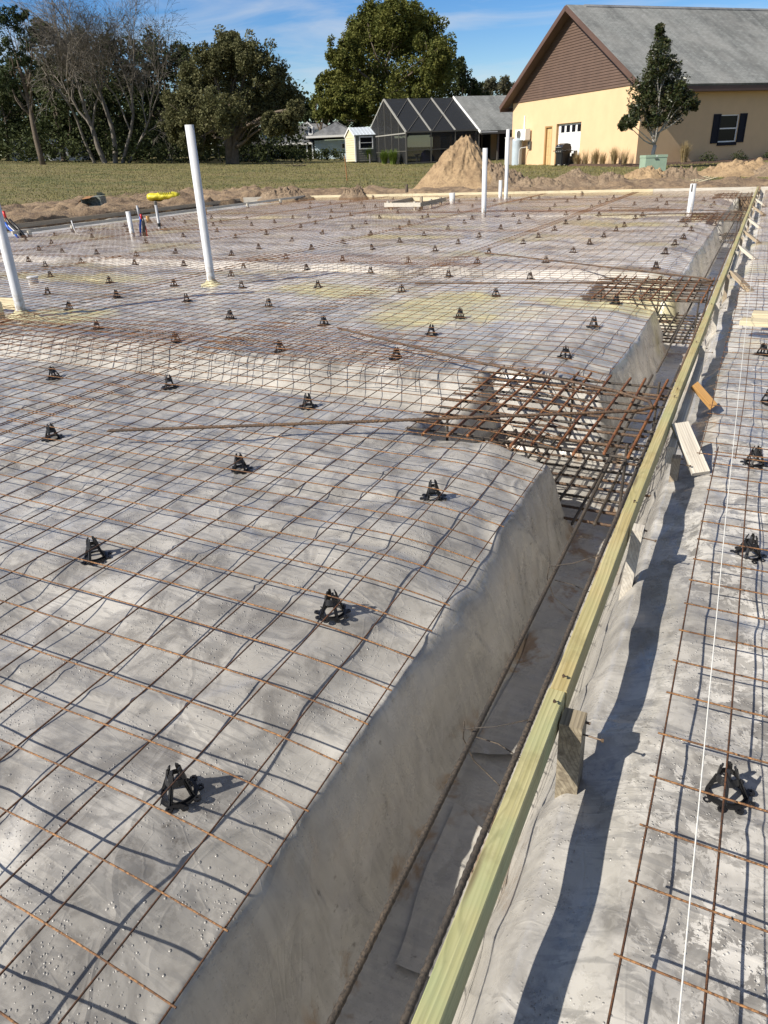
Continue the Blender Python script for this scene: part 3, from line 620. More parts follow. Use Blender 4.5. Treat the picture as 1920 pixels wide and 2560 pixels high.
cage(PADS[0], 'dense rusty rebar cage in the nearest footing pit beside the form board', True, 10)
cage(PADS[1], 'rusty rebar cage in the second footing pit from the camera', True, 10)
cage(PADS[2], 'rusty rebar cage in the third footing pit, near the white pipe', False, 8)
cage(PADS[3], 'rusty rebar cage in the farthest footing pit by the end board', False, 7)
# long bars in the trench
def trench_bar(x, z, label, m, dx):
    mb = MB(); mb.ribbed((x, -.4, z), (x+dx*.3, 5.6, z-.02), .0080, .0120, 9); mb.build('trench_rebar', MAT[m], smooth=True)
    o = bpy.context.scene.collection.objects[-1]; tag(o, label, 'rebar', 'long bars laid in the trench')
trench_bar(-.498, -.235, 'long dark ribbed rebar lying in the trench beside the plastic covered bank', 'bar_dark', -.18)
trench_bar(-.352, -.15, 'long brown ribbed rebar lying in the trench right against the form board', 'bar_dark', -.05)
for x, m, y0, lab in ((-.535, 'bar_dark', 5.4, 'dark rebar along the bank side of the far trench'), (-.385, 'bar', 5.2, 'brown rebar along the form board side of the far trench')):
    mb = MB(); mb.tube([(x+.03, y0, -.17), (x, 12, -.22), (x+.02, 25, -.2)], .0085, 6); tag(mb.build('trench_rebar', MAT[m], smooth=True), lab, 'rebar', 'long bars laid in the trench')
for k, y in enumerate((1.52, 2.52)):
    mb = MB(); zz = -.225
    mb.tube([(-.545, y-.02, zz+.012), (-.45, y, -.185), (-.36, y+.01, -.135)], .0022, 5)
    mb.tube([(-.55, y+.01, zz+.012), (-.56, y+.03, -.30), (-.53, y+.05, -.40), (-.46, y+.03, -.43), (-.37, y-.03, -.42), (-.345, y-.02, -.3)], .0022, 5)
    mb.tube([(-.54, y+.09, -.34), (-.47, y+.10, -.35), (-.36, y+.06, -.35)], .0022, 5)
    tag(mb.build('rebar_spacer', MAT['bar_dark'], smooth=True), ['thin bent wire spacer tying the trench bars, the one nearest the camera', 'thin bent wire spacer tying the trench bars, the one farther back'][k], 'rebar spacer')
def hairpin(pts, label, bend):
    mb = MB()
    for a, b in zip(pts[:-1], pts[1:]): mb.ribbed(a, b, .0085, .0115, 7)
    tag(mb.build('bent_rebar', MAT['bar'], smooth=True), label, 'bent rebar', 'long bent bars laid on the mesh')
hairpin([(-3.05, 2.63, .012), (-1.7, 3.28, .014), (-.44, 3.90, .016), (-.37, 3.98, .018), (-.40, 4.08, .020), (-.62, 4.22, .021), (-1.75, 4.66, .015), (-3.1, 5.30, .014)], 'long bent rebar hairpin over the nearest footing cage, its two arms spread on the mesh', 0)
hairpin([(-3.4, 7.60, .012), (-.42, 8.28, .016), (-.36, 8.36, .018), (-.45, 8.5, .02), (-3.5, 10.3, .014)], 'long bent rebar hairpin over the second footing cage', 0)
hairpin([(-3.2, 16.6, .012), (-.40, 17.1, .016), (-.45, 17.3, .02), (-3.3, 18.9, .014)], 'long bent rebar hairpin over the third footing cage', 0)
# ------------------------------------------------------------------ form boards, stakes, braces
def board(name, label, a, b, w, h, mat, cat='form board', group=None, nails=()):
    """a plank of section w x h (h upright); a-b is the middle of its bottom edge"""
    a = Vector(a); b = Vector(b); L = (b-a).length; d = (b-a)/L
    rz = math.atan2(-d.x, d.y); rx = math.asin(d.z); c = .002
    m = MB(); ww = w/2
    prof = [(-ww+c, 0), (ww-c, 0), (ww, c), (ww, h-c), (ww-c, h), (-ww+c, h), (-ww, h-c), (-ww, c)]; n = 8
    ns = max(1, int(L/1.2)); vs = [(x+(.0025*math.sin(k*2.1+L)), L*k/ns, z) for k in range(ns+1) for x, z in prof]
    m.add(vs, [(i*n+k, (i+1)*n+k, (i+1)*n+(k+1) % n, i*n+(k+1) % n)[::-1] for i in range(ns) for k in range(n)]+[tuple(range(n)), tuple(range(ns*n, ns*n+n))[::-1]])
    o = m.build(name, MAT[mat], loc=a, rot=(rx, 0, rz)); tag(o, label, cat, group)
    for y, x in nails:
        q = MB(); q.tube([(x, y, h-.01), (x+.001, y-.002, h+.010), (x+.004, y-.010, h+.013)], .0022, 6); q.lathe([(.0045, h+.012), (.0045, h+.0145)], 8, (x+.004, y-.011, 0)); q.build('nail', MAT['nail'], o)
    return o
BZ = .005; FB = 'boards of the trench form'
XB = -.262
board('form_board', 'greenish treated lumber board at the near end of the form line', (XB, -.5, BZ), (XB-.002, 1.418, BZ), .042, .09, 'lumber_green', group=FB, nails=((1.87, .002), (.8, .004)))
board('form_board', 'long pale yellow form board with knots, second from the camera', (XB-.002, 1.422, BZ), (XB-.004, 4.02, BZ+.003), .042, .09, 'lumber', group=FB, nails=((.05, .0), (1.15, .005), (2.52, 0)))
board('form_board', 'pale yellow form board running past the second footing pit', (XB-.004, 4.025, BZ+.003), (XB-.002, 8.9, BZ), .042, .09, 'lumber', group=FB, nails=((.06, 0), (1.2, 0), (2.6, 0)))
board('form_board', 'yellow form board in the far half of the form line', (XB-.002, 8.905, BZ), (XB-.01, 17.0, BZ), .042, .09, 'lumber', group=FB)
board('form_board', 'farthest yellow form board of the line meeting the end board', (XB-.01, 17.005, BZ), (XB-.012, 25.40, BZ), .042, .09, 'lumber', group=FB)
board('splice_board', 'pale stained splice plank fixed beside the form board joint', (-.212, 3.42, -.07), (-.212, 5.15, -.065), .036, .085, 'lumber_white')
board('splice_board', 'thin pale splice plank beside the form board farther along', (-.214, 9.0, -.05), (-.214, 11.2, -.05), .036, .085, 'lumber_white')
def stake(x, y, top, label, mat='lumber_white', w=.038, h=.045, nails=True, bottom=-.6):
    t = MB(); t.add([(-w/2,-h/2,bottom),(w/2,-h/2,bottom),(w/2,h/2,bottom),(-w/2,h/2,bottom),(-w/2,-h/2,top-.004),(w/2,-h/2,top-.002),(w/2,h/2,top),(-w/2,h/2,top)], [(3,2,1,0),(4,5,6,7),(0,1,5,4),(1,2,6,5),(2,3,7,6),(3,0,4,7)])
    o = t.build('wooden_stake', MAT[mat], loc=(x, y, 0), rot=(.02*rng.normal(), .02*rng.normal(), 0)); tag(o, label, 'stake', 'stakes behind the form board')
    if nails:
        q = MB().tube([(w/2, -.01, top-.035), (w/2+.05, -.014, top-.034)], .0022, 6); q.tube([(w/2+.044, -.014, top-.034), (w/2+.05, -.014, top-.034)], .0045, 8); q.build('nail', MAT['nail'], o)
        MB().tube([(w/2, .012, top-.015), (w/2+.012, .012, top-.016)], .0035, 6).build('nail', MAT['nail'], o)
stake(-.211, 1.375, .060, 'squat damp shade-darkened stake with a long nail, nearest the camera behind the form board', 'lumber_wet_shaded', w=.055, h=.06)
stake(-.219, 2.40, .085, 'short stake with pale end grain, second behind the form board')
stake(-.178, 3.40, -.02, 'grey stake beside the leaning triangular brace', 'lumber_grey')
stake(-.219, 5.25, .07, 'stained stake behind the form board past the orange wedge', 'lumber_white')
stake(-.219, 6.75, .085, 'pale stake behind the form board beside the lying planks')
for k, y in enumerate((8.35, 10.3, 11.9, 13.6, 15.4, 17.3, 19.4, 21.6, 23.7)):
    stake(-.219, y, .08, 'small far stake behind the form board, %s past the planks' % ordn[k], 'lumber_white' if k % 2 else 'lumber_grey', nails=False)
def plank(name, label, a, b, w, th, mat, cat, nrm=(0, 0, 1), group=None):
    a = Vector(a); b = Vector(b); L = (b-a).length; m = MB().bar((0, 0, 0), (0, L, 0), w, th)
    t = (b-a).normalized(); n = Vector(nrm); x = t.cross(n).normalized(); n = x.cross(t)
    o = m.build(name, MAT[mat]); M_ = Matrix((x, t, n)).transposed().to_4x4(); M_.translation = a; o.matrix_world = M_
    return tag(o, label, cat, group)
# wide triangular brace
plank('brace_board', 'wide pale tapering brace board leaning from the form down to the plastic', at(1699, 1060, .062), at(1752, 1184, -.085), .082, .022, 'lumber_white', 'brace', (.15, -.55, .8))
plank('brace_board', 'short orange fresh cut wooden wedge leaning behind the form board', at(1735, 961, .05), at(1784, 1017, -.065), .042, .03, 'lumber_orange', 'brace', (.1, -.5, 1))
plank('brace_board', 'grey brown brace board leaning out from the form beyond the planks', (-.19, 8.72, .05), (.03, 8.30, -.075), .085, .036, 'lumber_grey', 'brace', (.3, .2, 1))
for k, y in enumerate((11.0, 12.9, 15.0, 17.9, 20.3)):
    plank('brace_board', 'small far brace leaning out from the form board, %s along' % ordn[k], (-.2, y, .05), (.02, y-.35, -.07), .08, .036, 'lumber_grey' if k % 2 else 'lumber_white', 'brace', (.3, .2, 1), 'far braces behind the form board')
plank('loose_plank', 'pale weathered plank lying across the right strip, the front one', (-.018, 6.32, .034), (1.4, 6.10, .036), .13, .036, 'lumber_pale', 'plank')
plank('loose_plank', 'pale weathered plank lying across the right strip, the rear one on top', (.055, 6.52, .055), (1.4, 6.42, .072), .13, .036, 'lumber_pale', 'plank')
# string line
mb = MB().tube([(.10, -.3, .115), (.088, .74, .113), (.06, 2.5, .108), (.03, 5, .104), (-.02, 10, .10), (-.17, 25.3, .10)], .0015, 6)
tag(mb.build('string_line', MAT['string'], smooth=True), 'taut white mason string stretched along the right strip beside the form board', 'string')
# end and left forms
EB = 'boards of the end form'
xs_ = [-16.1, -11.4, -6.6, -3.2, -.30]
nm_ = ['left part', 'part behind the block-out frame', 'part in front of the dirt mound', 'part at the corner with the trench form']
for k in range(4):
    board('end_board', 'pale end board at the slab edge, %s' % nm_[k], (xs_[k], 25.46-.0*k, -.17), (xs_[k+1]-.006, 25.46, -.17), .04, .25, 'lumber_pale' if k < 3 else 'lumber_white', 'form board', EB)
for k, x in enumerate((-9.9, -5.4, -13.0)):
    stake(x, 25.40, .06, 'thin stake fixed to the inside of the far end board, %s' % ['by the block-out frame', 'right of the dirt mound', 'at its left part'][k], 'lumber_grey', nails=False)
board('end_board', 'pale end board right of the trench form corner', (-.20, 25.46, -.17), (2.5, 25.46, -.17), .04, .25, 'lumber_white', 'form board', EB)
LB = 'boards of the left form'
board('left_form_board', 'dark inner form board raised on posts along the left side of the slab, near half', (-15.44, 11.9, .035), (-15.60, 18.6, .035), .04, .07, 'lumber_white', 'form board', LB)
board('left_form_board', 'dark inner form board raised on posts along the left side of the slab, far half', (-15.60, 18.61, .035), (-15.80, 25.38, .035), .04, .07, 'lumber_white', 'form board', LB)
board('left_form_board', 'dark outer form board against the dirt at left, near part', (-17.7, 12.2, -.02), (-17.95, 18.4, -.02), .04, .11, 'lumber_grey', 'form board', LB)
board('left_form_board', 'dark outer form board against the dirt at left, far part', (-17.95, 18.42, -.02), (-18.1, 24.2, -.02), .04, .11, 'lumber_grey', 'form board', LB)
board('left_form_board', 'pale short form board closing the far left corner', (-18.0, 24.3, -.14), (-15.9, 25.42, -.14), .04, .25, 'lumber_white', 'form board', LB)
for k, (y, x, mt) in enumerate(((12.3, -15.42, 'lumber_white'), (13.6, -15.44, 'lumber_white'), (16.3, -15.48, 'lumber_orange'), (18.9, -15.56, 'lumber_orange'), (21.2, -15.62, 'lumber_white'), (23.3, -15.70, 'lumber_white'))):
    stake(x+.06, y, .085, 'wooden post carrying the raised left form board, %s from the near end' % ordn[k], mt, .05, .09, False)
stake(-17.6, 13.1, .27, 'tall pale stake standing behind the near end of the outer left form', 'lumber_white', .05, .09, False)
# block-out frame
t = thing('block_out_frame', 'grey open wooden box frame standing on the mesh near the end board', 'wooden frame', (-8.3, 18.8, 0))
P4 = [at(963, 517, .01), at(1050, 516.5, .01), at(1114, 502, .01), at(1030, 502, .01)]; B0 = (P4[0]+P4[2])/2; B0.z = 0; t.location = B0
for k, mt in enumerate(('lumber_white', 'lumber_grey', 'lumber_pale', 'lumber_grey')):
    a = P4[k]-B0; b = P4[(k+1) % 4]-B0; a.z = b.z = .06; dv = (b-a).normalized()*.022
    MB().bar(a-dv if k % 2 == 0 else a+dv, b+dv if k % 2 == 0 else b-dv, .04, .105).build('side_board', MAT[mt], t)
for k, (f, sd_) in enumerate(((.15, 0), (.85, 0), (.85, 1), (.45, 1), (.06, 1), (.95, 3))):
    a = P4[sd_]-B0; b = P4[(sd_+1) % 4]-B0; p = a.lerp(b, f); inn = (Vector((0, 0, 0))-p+sum(((q-B0) for q in P4), Vector())/4); inn.z = 0; p = p+inn.normalized()*.055
    MB().box(p.x-.03, p.x+.03, p.y-.04, p.y+.04, -.3, .26 if k == 4 else .14).build('post', MAT['lumber_white' if k % 2 else 'lumber_grey'], t)
board('blocking_board', 'yellowish loose lumber end beside the leaning white pipe at the left edge', (-7.5, 4.35, -.07), (-7.06, 5.10, -.07), .04, .17, 'lumber_pale', 'plank')
board('blocking_board', 'second yellowish lumber length behind it at the left picture edge', (-8.3, 5.35, -.05), (-7.2, 5.40, -.05), .04, .12, 'lumber_pale', 'plank')
# ------------------------------------------------------------------ pipes
def pipe(x, y, top, r, label, mat='pvc', lean=(0, 0), cap=None, zb=-.4, foam=False):
    t = thing('stub_pipe', label, 'pipe', (x, y, 0), 0, 'plumbing pipes standing out of the slab')
    h = top; m = MB(); n = 24
    m.lathe([(r, zb), (r, h), (r-.006, h), (r-.006, h-.1)], n, cap=False); ob = m.build('tube', MAT[mat], t, smooth=False)
    for p_ in ob.data.polygons: p_.use_smooth = abs(p_.normal.z) < .5
    t.rotation_euler = (lean[0], lean[1], 0)
    if foam:
        fm = MB(); n_ = 18; pr = [(r+.004, .0), (r+.02, -.02), (r+.055, -.05), (r+.10, -.068), (r+.15, -.095)]
        fm.add([(q*math.cos(2*math.pi*k/n_)*(1+.25*math.sin(3*k+x)*(i > 1)), q*math.sin(2*math.pi*k/n_)*(1+.25*math.sin(2*k+y)*(i > 1)), z_+.01*math.sin(k*1.7)) for i, (q, z_) in enumerate(pr) for k in range(n_)], [(i*n_+k, i*n_+(k+1) % n_, (i+1)*n_+(k+1) % n_, (i+1)*n_+k)[::-1] for i in range(4) for k in range(n_)])
        fm.build('foam_collar', MAT['foam'], t, smooth=True)
    if cap == 'plug': MB().lathe([(r-.006, h-.03), (.001, h-.028)], n, cap=False).build('plug', MAT['pvc'], t)
    if cap == 'dark':
        MB().box(-.028, .0, -r-.004, -r*.55, h-.15, h-.01).build('slot_strip', MAT['frame_dark'], t)
        MB().tube([(.0, 0, h-.05), (.01, 0, h+.08)], .006, 6).build('wire_stub', MAT['nail'], t)
    return t
pipe(-6.9, 5.19, 1.9, .050, 'tall white plastic pipe cut off by the left picture edge', lean=(-.015, 0), foam=True)
pipe(-6.114, 7.385, 1.72, .051, 'tall white plastic pipe standing alone left of centre', foam=True)
pipe(-6.06, 17.7, 1.39, .058, 'white pipe in front of the right half of the sand mound')
pipe(-7.04, 22.56, 1.87, .052, 'tallest far white pipe in front of the yellow garage house')
pipe(-7.55, 23.6, .50, .055, 'short white pipe half hidden behind the mound pipe')
pipe(-1.41, 17.45, .55, .060, 'white pipe with a dark slot near the right end of the slab', cap='dark')
pipe(-8.66, 22.29, .23, .085, 'thick short white stub beside the wooden block-out frame', cap='plug')
pipe(-12.49, 12.64, .45, .050, 'short white pipe next to the blue and black tubing', lean=(0, -.02))
t = pipe(-12.88, 13.95, .52, .032, 'thin grey metal pipe with dark cap right of the blue tubing', mat='pvc_grey')
MB().lathe([(.036, .50), (.038, .56), (.02, .58)], 14).build('pipe_cap', MAT['frame_dark'], t); MB().lathe([(.036, .02), (.036, .10)], 14).build('tape_band', MAT['black_plastic'], t)
t = thing('drain_cap', 'short white round drain cap on the plastic near the left pipe', 'drain cap', (-8.9, 7.0, -.09))
MB().lathe([(.066, 0), (.066, .10)], 24).build('body', MAT['pvc'], t, smooth=False); MB().lathe([(.074, .088), (.075, .105), (.070, .110), (.02, .112)], 24).build('lid', MAT['pvc'], t)
def pex(loc, label, specs):
    t = thing('tubing_bundle', label, 'tubing', loc)
    for pts, m, r in specs: MB().tube(pts, r, 8).build('tube', MAT[m], t, smooth=True)
pex((-12.35, 12.8, 0), 'blue and black tubing standing beside the short white pipe', [
    ([(-.06, 0, -.1), (-.03, 0, .10), (.02, 0, .25), (.03, 0, .33)], 'blue_tube', .022), ([(0, .02, -.1), (.05, .02, .1), (.07, .02, .25), (.04, .02, .36)], 'black_plastic', .026),
    ([(.05, 0, -.1), (.10, 0, .1), (.11, 0, .22), (.09, 0, .30)], 'black_plastic', .02), ([(.05, .0, .28), (.06, 0, .38)], 'red_tube', .022), ([(.01, 0, .3), (-.01, .0, .56)], 'pvc_grey', .024), ([(.10, .03, -.1), (.11, .03, .06), (.10, .03, .14)], 'red_tube', .012)])
pex((-15.45, 12.1, 0), 'blue black and red tubing bundle by the left form corner', [
    ([(.15, 0, -.1), (-.05, 0, .08), (-.25, 0, .24), (-.35, .0, .40)], 'black_plastic', .03), ([(.02, -.05, -.1), (-.10, -.05, .05), (-.26, -.05, .16), (-.34, -.05, .28)], 'blue_tube', .028),
    ([(.08, -.03, -.1), (-.08, -.03, .07), (-.28, -.03, .22)], 'pvc', .014), ([(-.33, 0, .36), (-.36, 0, .52)], 'red_tube', .03), ([(.24, .0, -.1), (.0, .02, .12), (-.25, .03, .34)], 'black_plastic', .026)])
pex((-14.55, 12.9, 0), 'thin bent white conduit rising beside the raised left form board', [([(.3, -.12, -.06), (.08, -.03, -.03), (.0, 0, .08), (-.03, 0, .25)], 'pvc', .013)])
# ------------------------------------------------------------------ foliage builders
def leaf_cloud(clumps, size, aspect=.55, seed=0, flat=.3):
    """clumps: (centre, radius, count) -> one mesh of small leaf faces"""
    g = np.random.default_rng(seed); C = []; 
    for c, r, n in clumps:
        d = g.normal(0, 1, (n, 3)); d /= np.linalg.norm(d, axis=1)[:, None]; C.append(np.array(c)+d*(r*g.random((n, 1))**.45))
    C = np.concatenate(C); n = len(C)
    a = g.normal(0, 1, (n, 3)); a[:, 2] *= .7; a /= np.linalg.norm(a, axis=1)[:, None]
    b = g.normal(0, 1, (n, 3)); b[:, 2] *= (1-flat); b -= a*(a*b).sum(1)[:, None]; b /= np.linalg.norm(b, axis=1)[:, None]
    L = size*g.uniform(.6, 1.3, (n, 1)); W_ = L*aspect
    V = np.stack([C-a*L*.5, C+b*W_*.5-a*L*.05, C+a*L*.5, C-b*W_*.5-a*L*.05], 1).reshape(-1, 3)
    return V, np.arange(4*n).reshape(-1, 4)
def lobes_to_clumps(lobes, per, frac, count, seed, squash=.85):
    g = np.random.default_rng(seed); out = []
    for c, r in lobes:
        for k in range(per):
            d = g.normal(0, 1, 3); d /= np.linalg.norm(d); q = np.array(c)+d*r*g.uniform(.35, 1.0)*np.array([1, 1, squash])
            rr = r*frac*g.uniform(.6, 1.35); out.append((q, rr, max(6, int(count*(rr/(r*frac))**2))))
    return out
def limb(mb, a, b, r0, r1, g, n=6, k=7, wob=.06):
    a = np.array(a, float); b = np.array(b, float); L = np.linalg.norm(b-a); pts = []
    w1 = g.normal(0, wob*L, 3); w2 = g.normal(0, wob*.6*L, 3)
    for i in range(k+1):
        t = i/k; pts.append(a+(b-a)*t+w1*math.sin(math.pi*t)+w2*math.sin(2*math.pi*t)*.6+np.array([0, 0, .04*L*math.sin(math.pi*t)]))
    mb.tube(pts, [r0+(r1-r0)*(i/k)**.8 for i in range(k+1)], n); return pts
def tree(name, label, base, trunk_r, lobes, leafm, per, frac, count, size, seed, barkm='bark', group=None, fork=.45, aspect=.55, trunks=1, flat=.3, twigs=0, limbw=.10):
    g = np.random.default_rng(seed); base = Vector(base); t = thing(name, label, 'tree', base, 0, group); B = np.array(base)
    lb = [(np.array(c)-B, r) for c, r in lobes]; cz = np.mean([c[2] for c, r in lb]); cm = np.mean([c for c, r in lb], 0)
    mb = MB()
    for q in range(trunks):
        top = cm*np.array([fork*1.2, fork*1.2, fork*1.35])+g.normal(0, .25*(q > 0), 3)
        pts = limb(mb, (g.normal(0, .3*(q > 0)), g.normal(0, .3*(q > 0)), -.3), top, trunk_r*(1.25 if q == 0 else .8), trunk_r*.7, g, 9, 8, .03)
        for i, (c, r) in enumerate(lb):
            if i % trunks == q:
                p = pts[int(g.integers(4, 9))]; lp = limb(mb, p, c, trunk_r*.48, trunk_r*.10, g, 6, 7, limbw)
                for k in range(3+twigs):
                    d = g.normal(0, 1, 3); d /= np.linalg.norm(d); limb(mb, lp[int(g.integers(3, 8))], c+d*r*.85, trunk_r*.16, trunk_r*.03, g, 4, 5, .1)
    mb.build('trunk', MAT[barkm], t, smooth=True)
    V, F = leaf_cloud(lobes_to_clumps(lb, per, frac, count, seed), size, aspect, seed, flat)
    link_mesh('crown', V, F, MAT[leafm], t)
    return t
def LB_(lst, D, sp, seed, sx=1.0):
    """lobes given where they stand in the view, at depth D, scattered in depth"""
    g = np.random.default_rng(seed); out = []
    for px, py, r in lst:
        rm_ = r*K/1985*D; dd = D+g.uniform(-sp, sp); out.append((np.array(deep(px*K, py*K, dd)), rm_))
    return out
def foot(px, D):
    p = deep(px*K, 350*K, D); return (p.x, p.y, gz(p.x, p.y))
TG = 'trees along the far edge of the lawn'
tree('pine_tree', 'tall thin leaning pine with sparse dark top at the left picture edge', foot(92, 74), .22, LB_([(28,55,30),(58,92,24),(12,100,30),(45,32,20),(62,135,22),(8,160,26),(30,130,22),(5,30,25),(25,190,18)], 74, 2.5, 1), 'leaf_pine', 22, .26, 34, .34, 11, fork=.62, group=TG, aspect=.25)
tree('dark_tree', 'dark leafy tree between the leaning pine and the bare tree', foot(140, 84), .28, LB_([(118,105,40),(140,150,50),(105,165,42),(150,215,52),(110,240,50),(160,270,50),(100,290,45),(88,70,25)], 84, 3, 2), 'leaf_dark', 26, .28, 46, .36, 12, group=TG)
tree('dark_tree', 'dark tree mass directly behind the grey bare tree', foot(235, 92), .3, LB_([(205,110,52),(250,120,50),(160,100,45),(245,190,58),(190,215,52),(270,250,60),(215,280,60),(180,310,45),(290,300,50)], 92, 3, 3), 'leaf_dark', 26, .28, 46, .4, 13, group=TG)
tree('dark_tree', 'dark green tree with rounded top right of the bare tree', foot(352, 90), .3, LB_([(388,122,30),(320,120,44),(355,150,40),(408,150,24),(345,200,52),(320,250,50),(375,225,45),(330,300,45),(300,175,40)], 90, 3, 4), 'leaf_dark', 26, .28, 46, .4, 14, group=TG)
tree('dark_tree', 'low dark tree at the left picture edge behind the pale low building', foot(20, 88), .25, LB_([(5,225,50),(45,250,46),(0,290,48),(60,300,45),(-40,180,60),(-30,290,60),(70,200,40)], 88, 2, 5), 'leaf_dark', 26, .28, 44, .38, 15, group=TG)
tree('oak_tree', 'big spreading olive green oak standing left of the blue house', foot(505, 72), .42, LB_([(498,108,40),(545,118,42),(455,128,38),(582,160,42),(607,212,42),(425,180,44),(505,170,58),(398,232,46),(560,225,58),(470,240,55),(622,262,26),(380,272,34),(588,268,24),(440,290,38),(535,282,30),(500,90,22),(640,235,18),(415,310,26)], 72, 3.2, 6), 'leaf_oak', 60, .27, 90, .235, 16, group=TG, trunks=2, fork=.40, twigs=1)
tree('broad_tree', 'huge rounded dense green tree behind the screened enclosure, top cut by the frame', foot(850, 84), .5, LB_([(850,62,66),(790,70,44),(915,76,48),(745,118,40),(870,40,44),(815,42,40),(938,125,48),(835,115,85),(765,172,60),(905,180,60),(835,205,72),(735,222,34),(772,235,38),(880,240,50),(704,238,18),(950,150,40),(725,175,34)], 84, 4, 7), 'leaf_big', 70, .24, 105, .285, 17, group=TG, trunks=2, fork=.5)
tree('dark_tree', 'dark green tree at the right foot of the huge round tree', foot(990, 92), .25, LB_([(1000,168,34),(965,178,40),(1022,195,24),(975,215,45),(1035,215,24),(995,140,14)], 92, 2, 8), 'leaf_dark', 26, .28, 46, .34, 18, group=TG)
tree('pale_tree', 'pale far tree above the gap left of the gable roof', foot(1075, 130), .25, LB_([(1062,180,20),(1090,182,20),(1045,195,22),(1105,195,18),(1075,205,30),(1120,200,16)], 130, 3, 9), 'leaf_pale', 24, .28, 40, .42, 19, group=TG)
tree('yellow_tree', 'small yellowish green tree in the gap beside the huge round tree', foot(694, 98), .2, LB_([(692,178,12),(698,200,20),(684,215,18),(705,228,22),(692,250,22)], 98, 1.5, 10), 'leaf_yellow', 22, .28, 36, .34, 20, group=TG)
tree('dark_tree', 'low dark tree in the gap between the oak and the yellowish tree', foot(655, 104), .22, LB_([(652,222,16),(668,236,20),(645,240,18),(678,248,16),(655,250,16),(715,250,16),(735,262,18),(700,252,16),(760,266,20),(785,262,20),(745,245,16)], 104, 2, 11), 'leaf_dark', 24, .28, 40, .36, 21, group=TG)
# the grey bare tree
def bare_tree():
    g = np.random.default_rng(5); D = 78; bx = foot(228, D); t = thing('bare_tree', 'large grey bare tree with fine twigs rising before the dark trees', 'tree', bx, 0, TG); B = Vector(bx); mb = MB(); tw = MB()
    def grow(p, d, L, r, lev):
        k = 4; pts = [p]; q = p
        for i in range(k):
            d = (d+Vector(g.normal(0, .13, 3))+Vector((0, 0, .05 if lev < 3 else -.02))).normalized(); q = q+d*(L/k); pts.append(q)
        (mb if lev < 3 else tw).tube(pts, [max(.008, r*(1-.5*i/k)) for i in range(k+1)], 6 if lev < 2 else (4 if lev < 4 else 3), cap=False)
        if lev >= 5: return
        nb = (4, 5, 5, 4, 4)[lev]
        for b in range(nb):
            f = g.uniform(.35, 1.0) if b else 1.0; j = min(k, max(1, int(round(f*k)))); pp = pts[j]
            ax = Vector(g.normal(0, 1, 3)).normalized(); an = g.uniform(.25, .8) if b else .22
            nd = Matrix.Rotation(an, 3, d.cross(ax).normalized()) @ d
            if lev < 2: nd.y *= .6; nd.normalize()
            grow(pp, nd, L*g.uniform(.52, .78), r*.5*g.uniform(.75, 1.1), lev+1)
    for px, hx, L, r in ((0, -.12, 6.6, .26), (.9, .20, 6.6, .25), (-1.0, -.45, 5.4, .17), (1.6, .55, 6.2, .19), (2.2, .8, 5.4, .15)):
        d = Vector((CR.x, CR.y, 0)).normalized()
        grow(d*px+Vector((0, 0, -.2)), (Vector((0, 0, 1))+d*hx+Vector((0, .05, 0))).normalized(), L, r, 0)
    mb.build('trunk', MAT['bark_pale'], t, smooth=True); tw.build('twigs', MAT['bark_pale'], t)
    V, F = leaf_cloud([(np.array(deep(px*K, py*K, D-.5))-np.array(bx), 1.5, 150) for px, py in ((345,70),(385,95),(330,85),(360,75),(300,60),(370,110),(320,130),(255,60),(190,40),(150,70),(240,110))], .16, .5, 9)
    link_mesh('crown', V, F, MAT['leaf_pale'], t)
bare_tree()
# undergrowth at the wood's edge: a mass of bushes nobody could count
def undergrowth():
    cl = []; g = np.random.default_rng(31)
    for k in range(230):
        px = g.uniform(-60, 655); D = g.uniform(76, 98); p = deep(px*K, 350*K, D); z = gz(p.x, p.y); r = g.uniform(.7, 1.7)
        cl.append(((p.x, p.y, z+r*g.uniform(.3, 1.9)), r, int(60*r)))
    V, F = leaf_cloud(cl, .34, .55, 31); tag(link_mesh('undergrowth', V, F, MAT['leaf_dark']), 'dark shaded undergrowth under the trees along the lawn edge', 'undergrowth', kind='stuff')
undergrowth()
def backwood():
    cl = []; g = np.random.default_rng(37)
    for k in range(420):
        px = g.uniform(-90, 660); D = g.uniform(104, 118); hp = 335-g.uniform(0, 1)*(205 if px < 330 else 150); p = deep(px*K, hp*K, D); cl.append((tuple(p), g.uniform(1.6, 3.0), 75))
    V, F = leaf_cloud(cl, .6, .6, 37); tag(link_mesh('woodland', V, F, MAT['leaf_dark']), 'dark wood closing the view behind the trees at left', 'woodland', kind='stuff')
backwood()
def tuft(name, label, cat, loc, n, h, spread, mat, seed, group=None, w=.012, droop=.5):
    g = np.random.default_rng(seed); V = []; F = []
    for k in range(n):
        a = g.uniform(0, 6.28); r = g.uniform(0, spread*.25); hh = h*g.uniform(.55, 1.05); out = spread*g.uniform(.2, 1)*g.uniform(.3, 1)
        c, s_ = math.cos(a), math.sin(a); p = [(r*c, r*s_, 0), (r*c+out*.4*c, r*s_+out*.4*s_, hh*.65), (r*c+out*c, r*s_+out*s_, hh*(1-droop*.35*out/spread))]
        b = len(V); ww = w*g.uniform(.6, 1.2)
        for (x, y, z), q in zip(p, (1, .8, .15)): V += [(x-s_*ww*q, y+c*ww*q, z), (x+s_*ww*q, y-c*ww*q, z)]
        F += [(b, b+1, b+3, b+2), (b+2, b+3, b+5, b+4)]
    return tag(link_mesh(name, np.array(V), np.array(F), MAT[mat], loc=loc), label, cat, group)
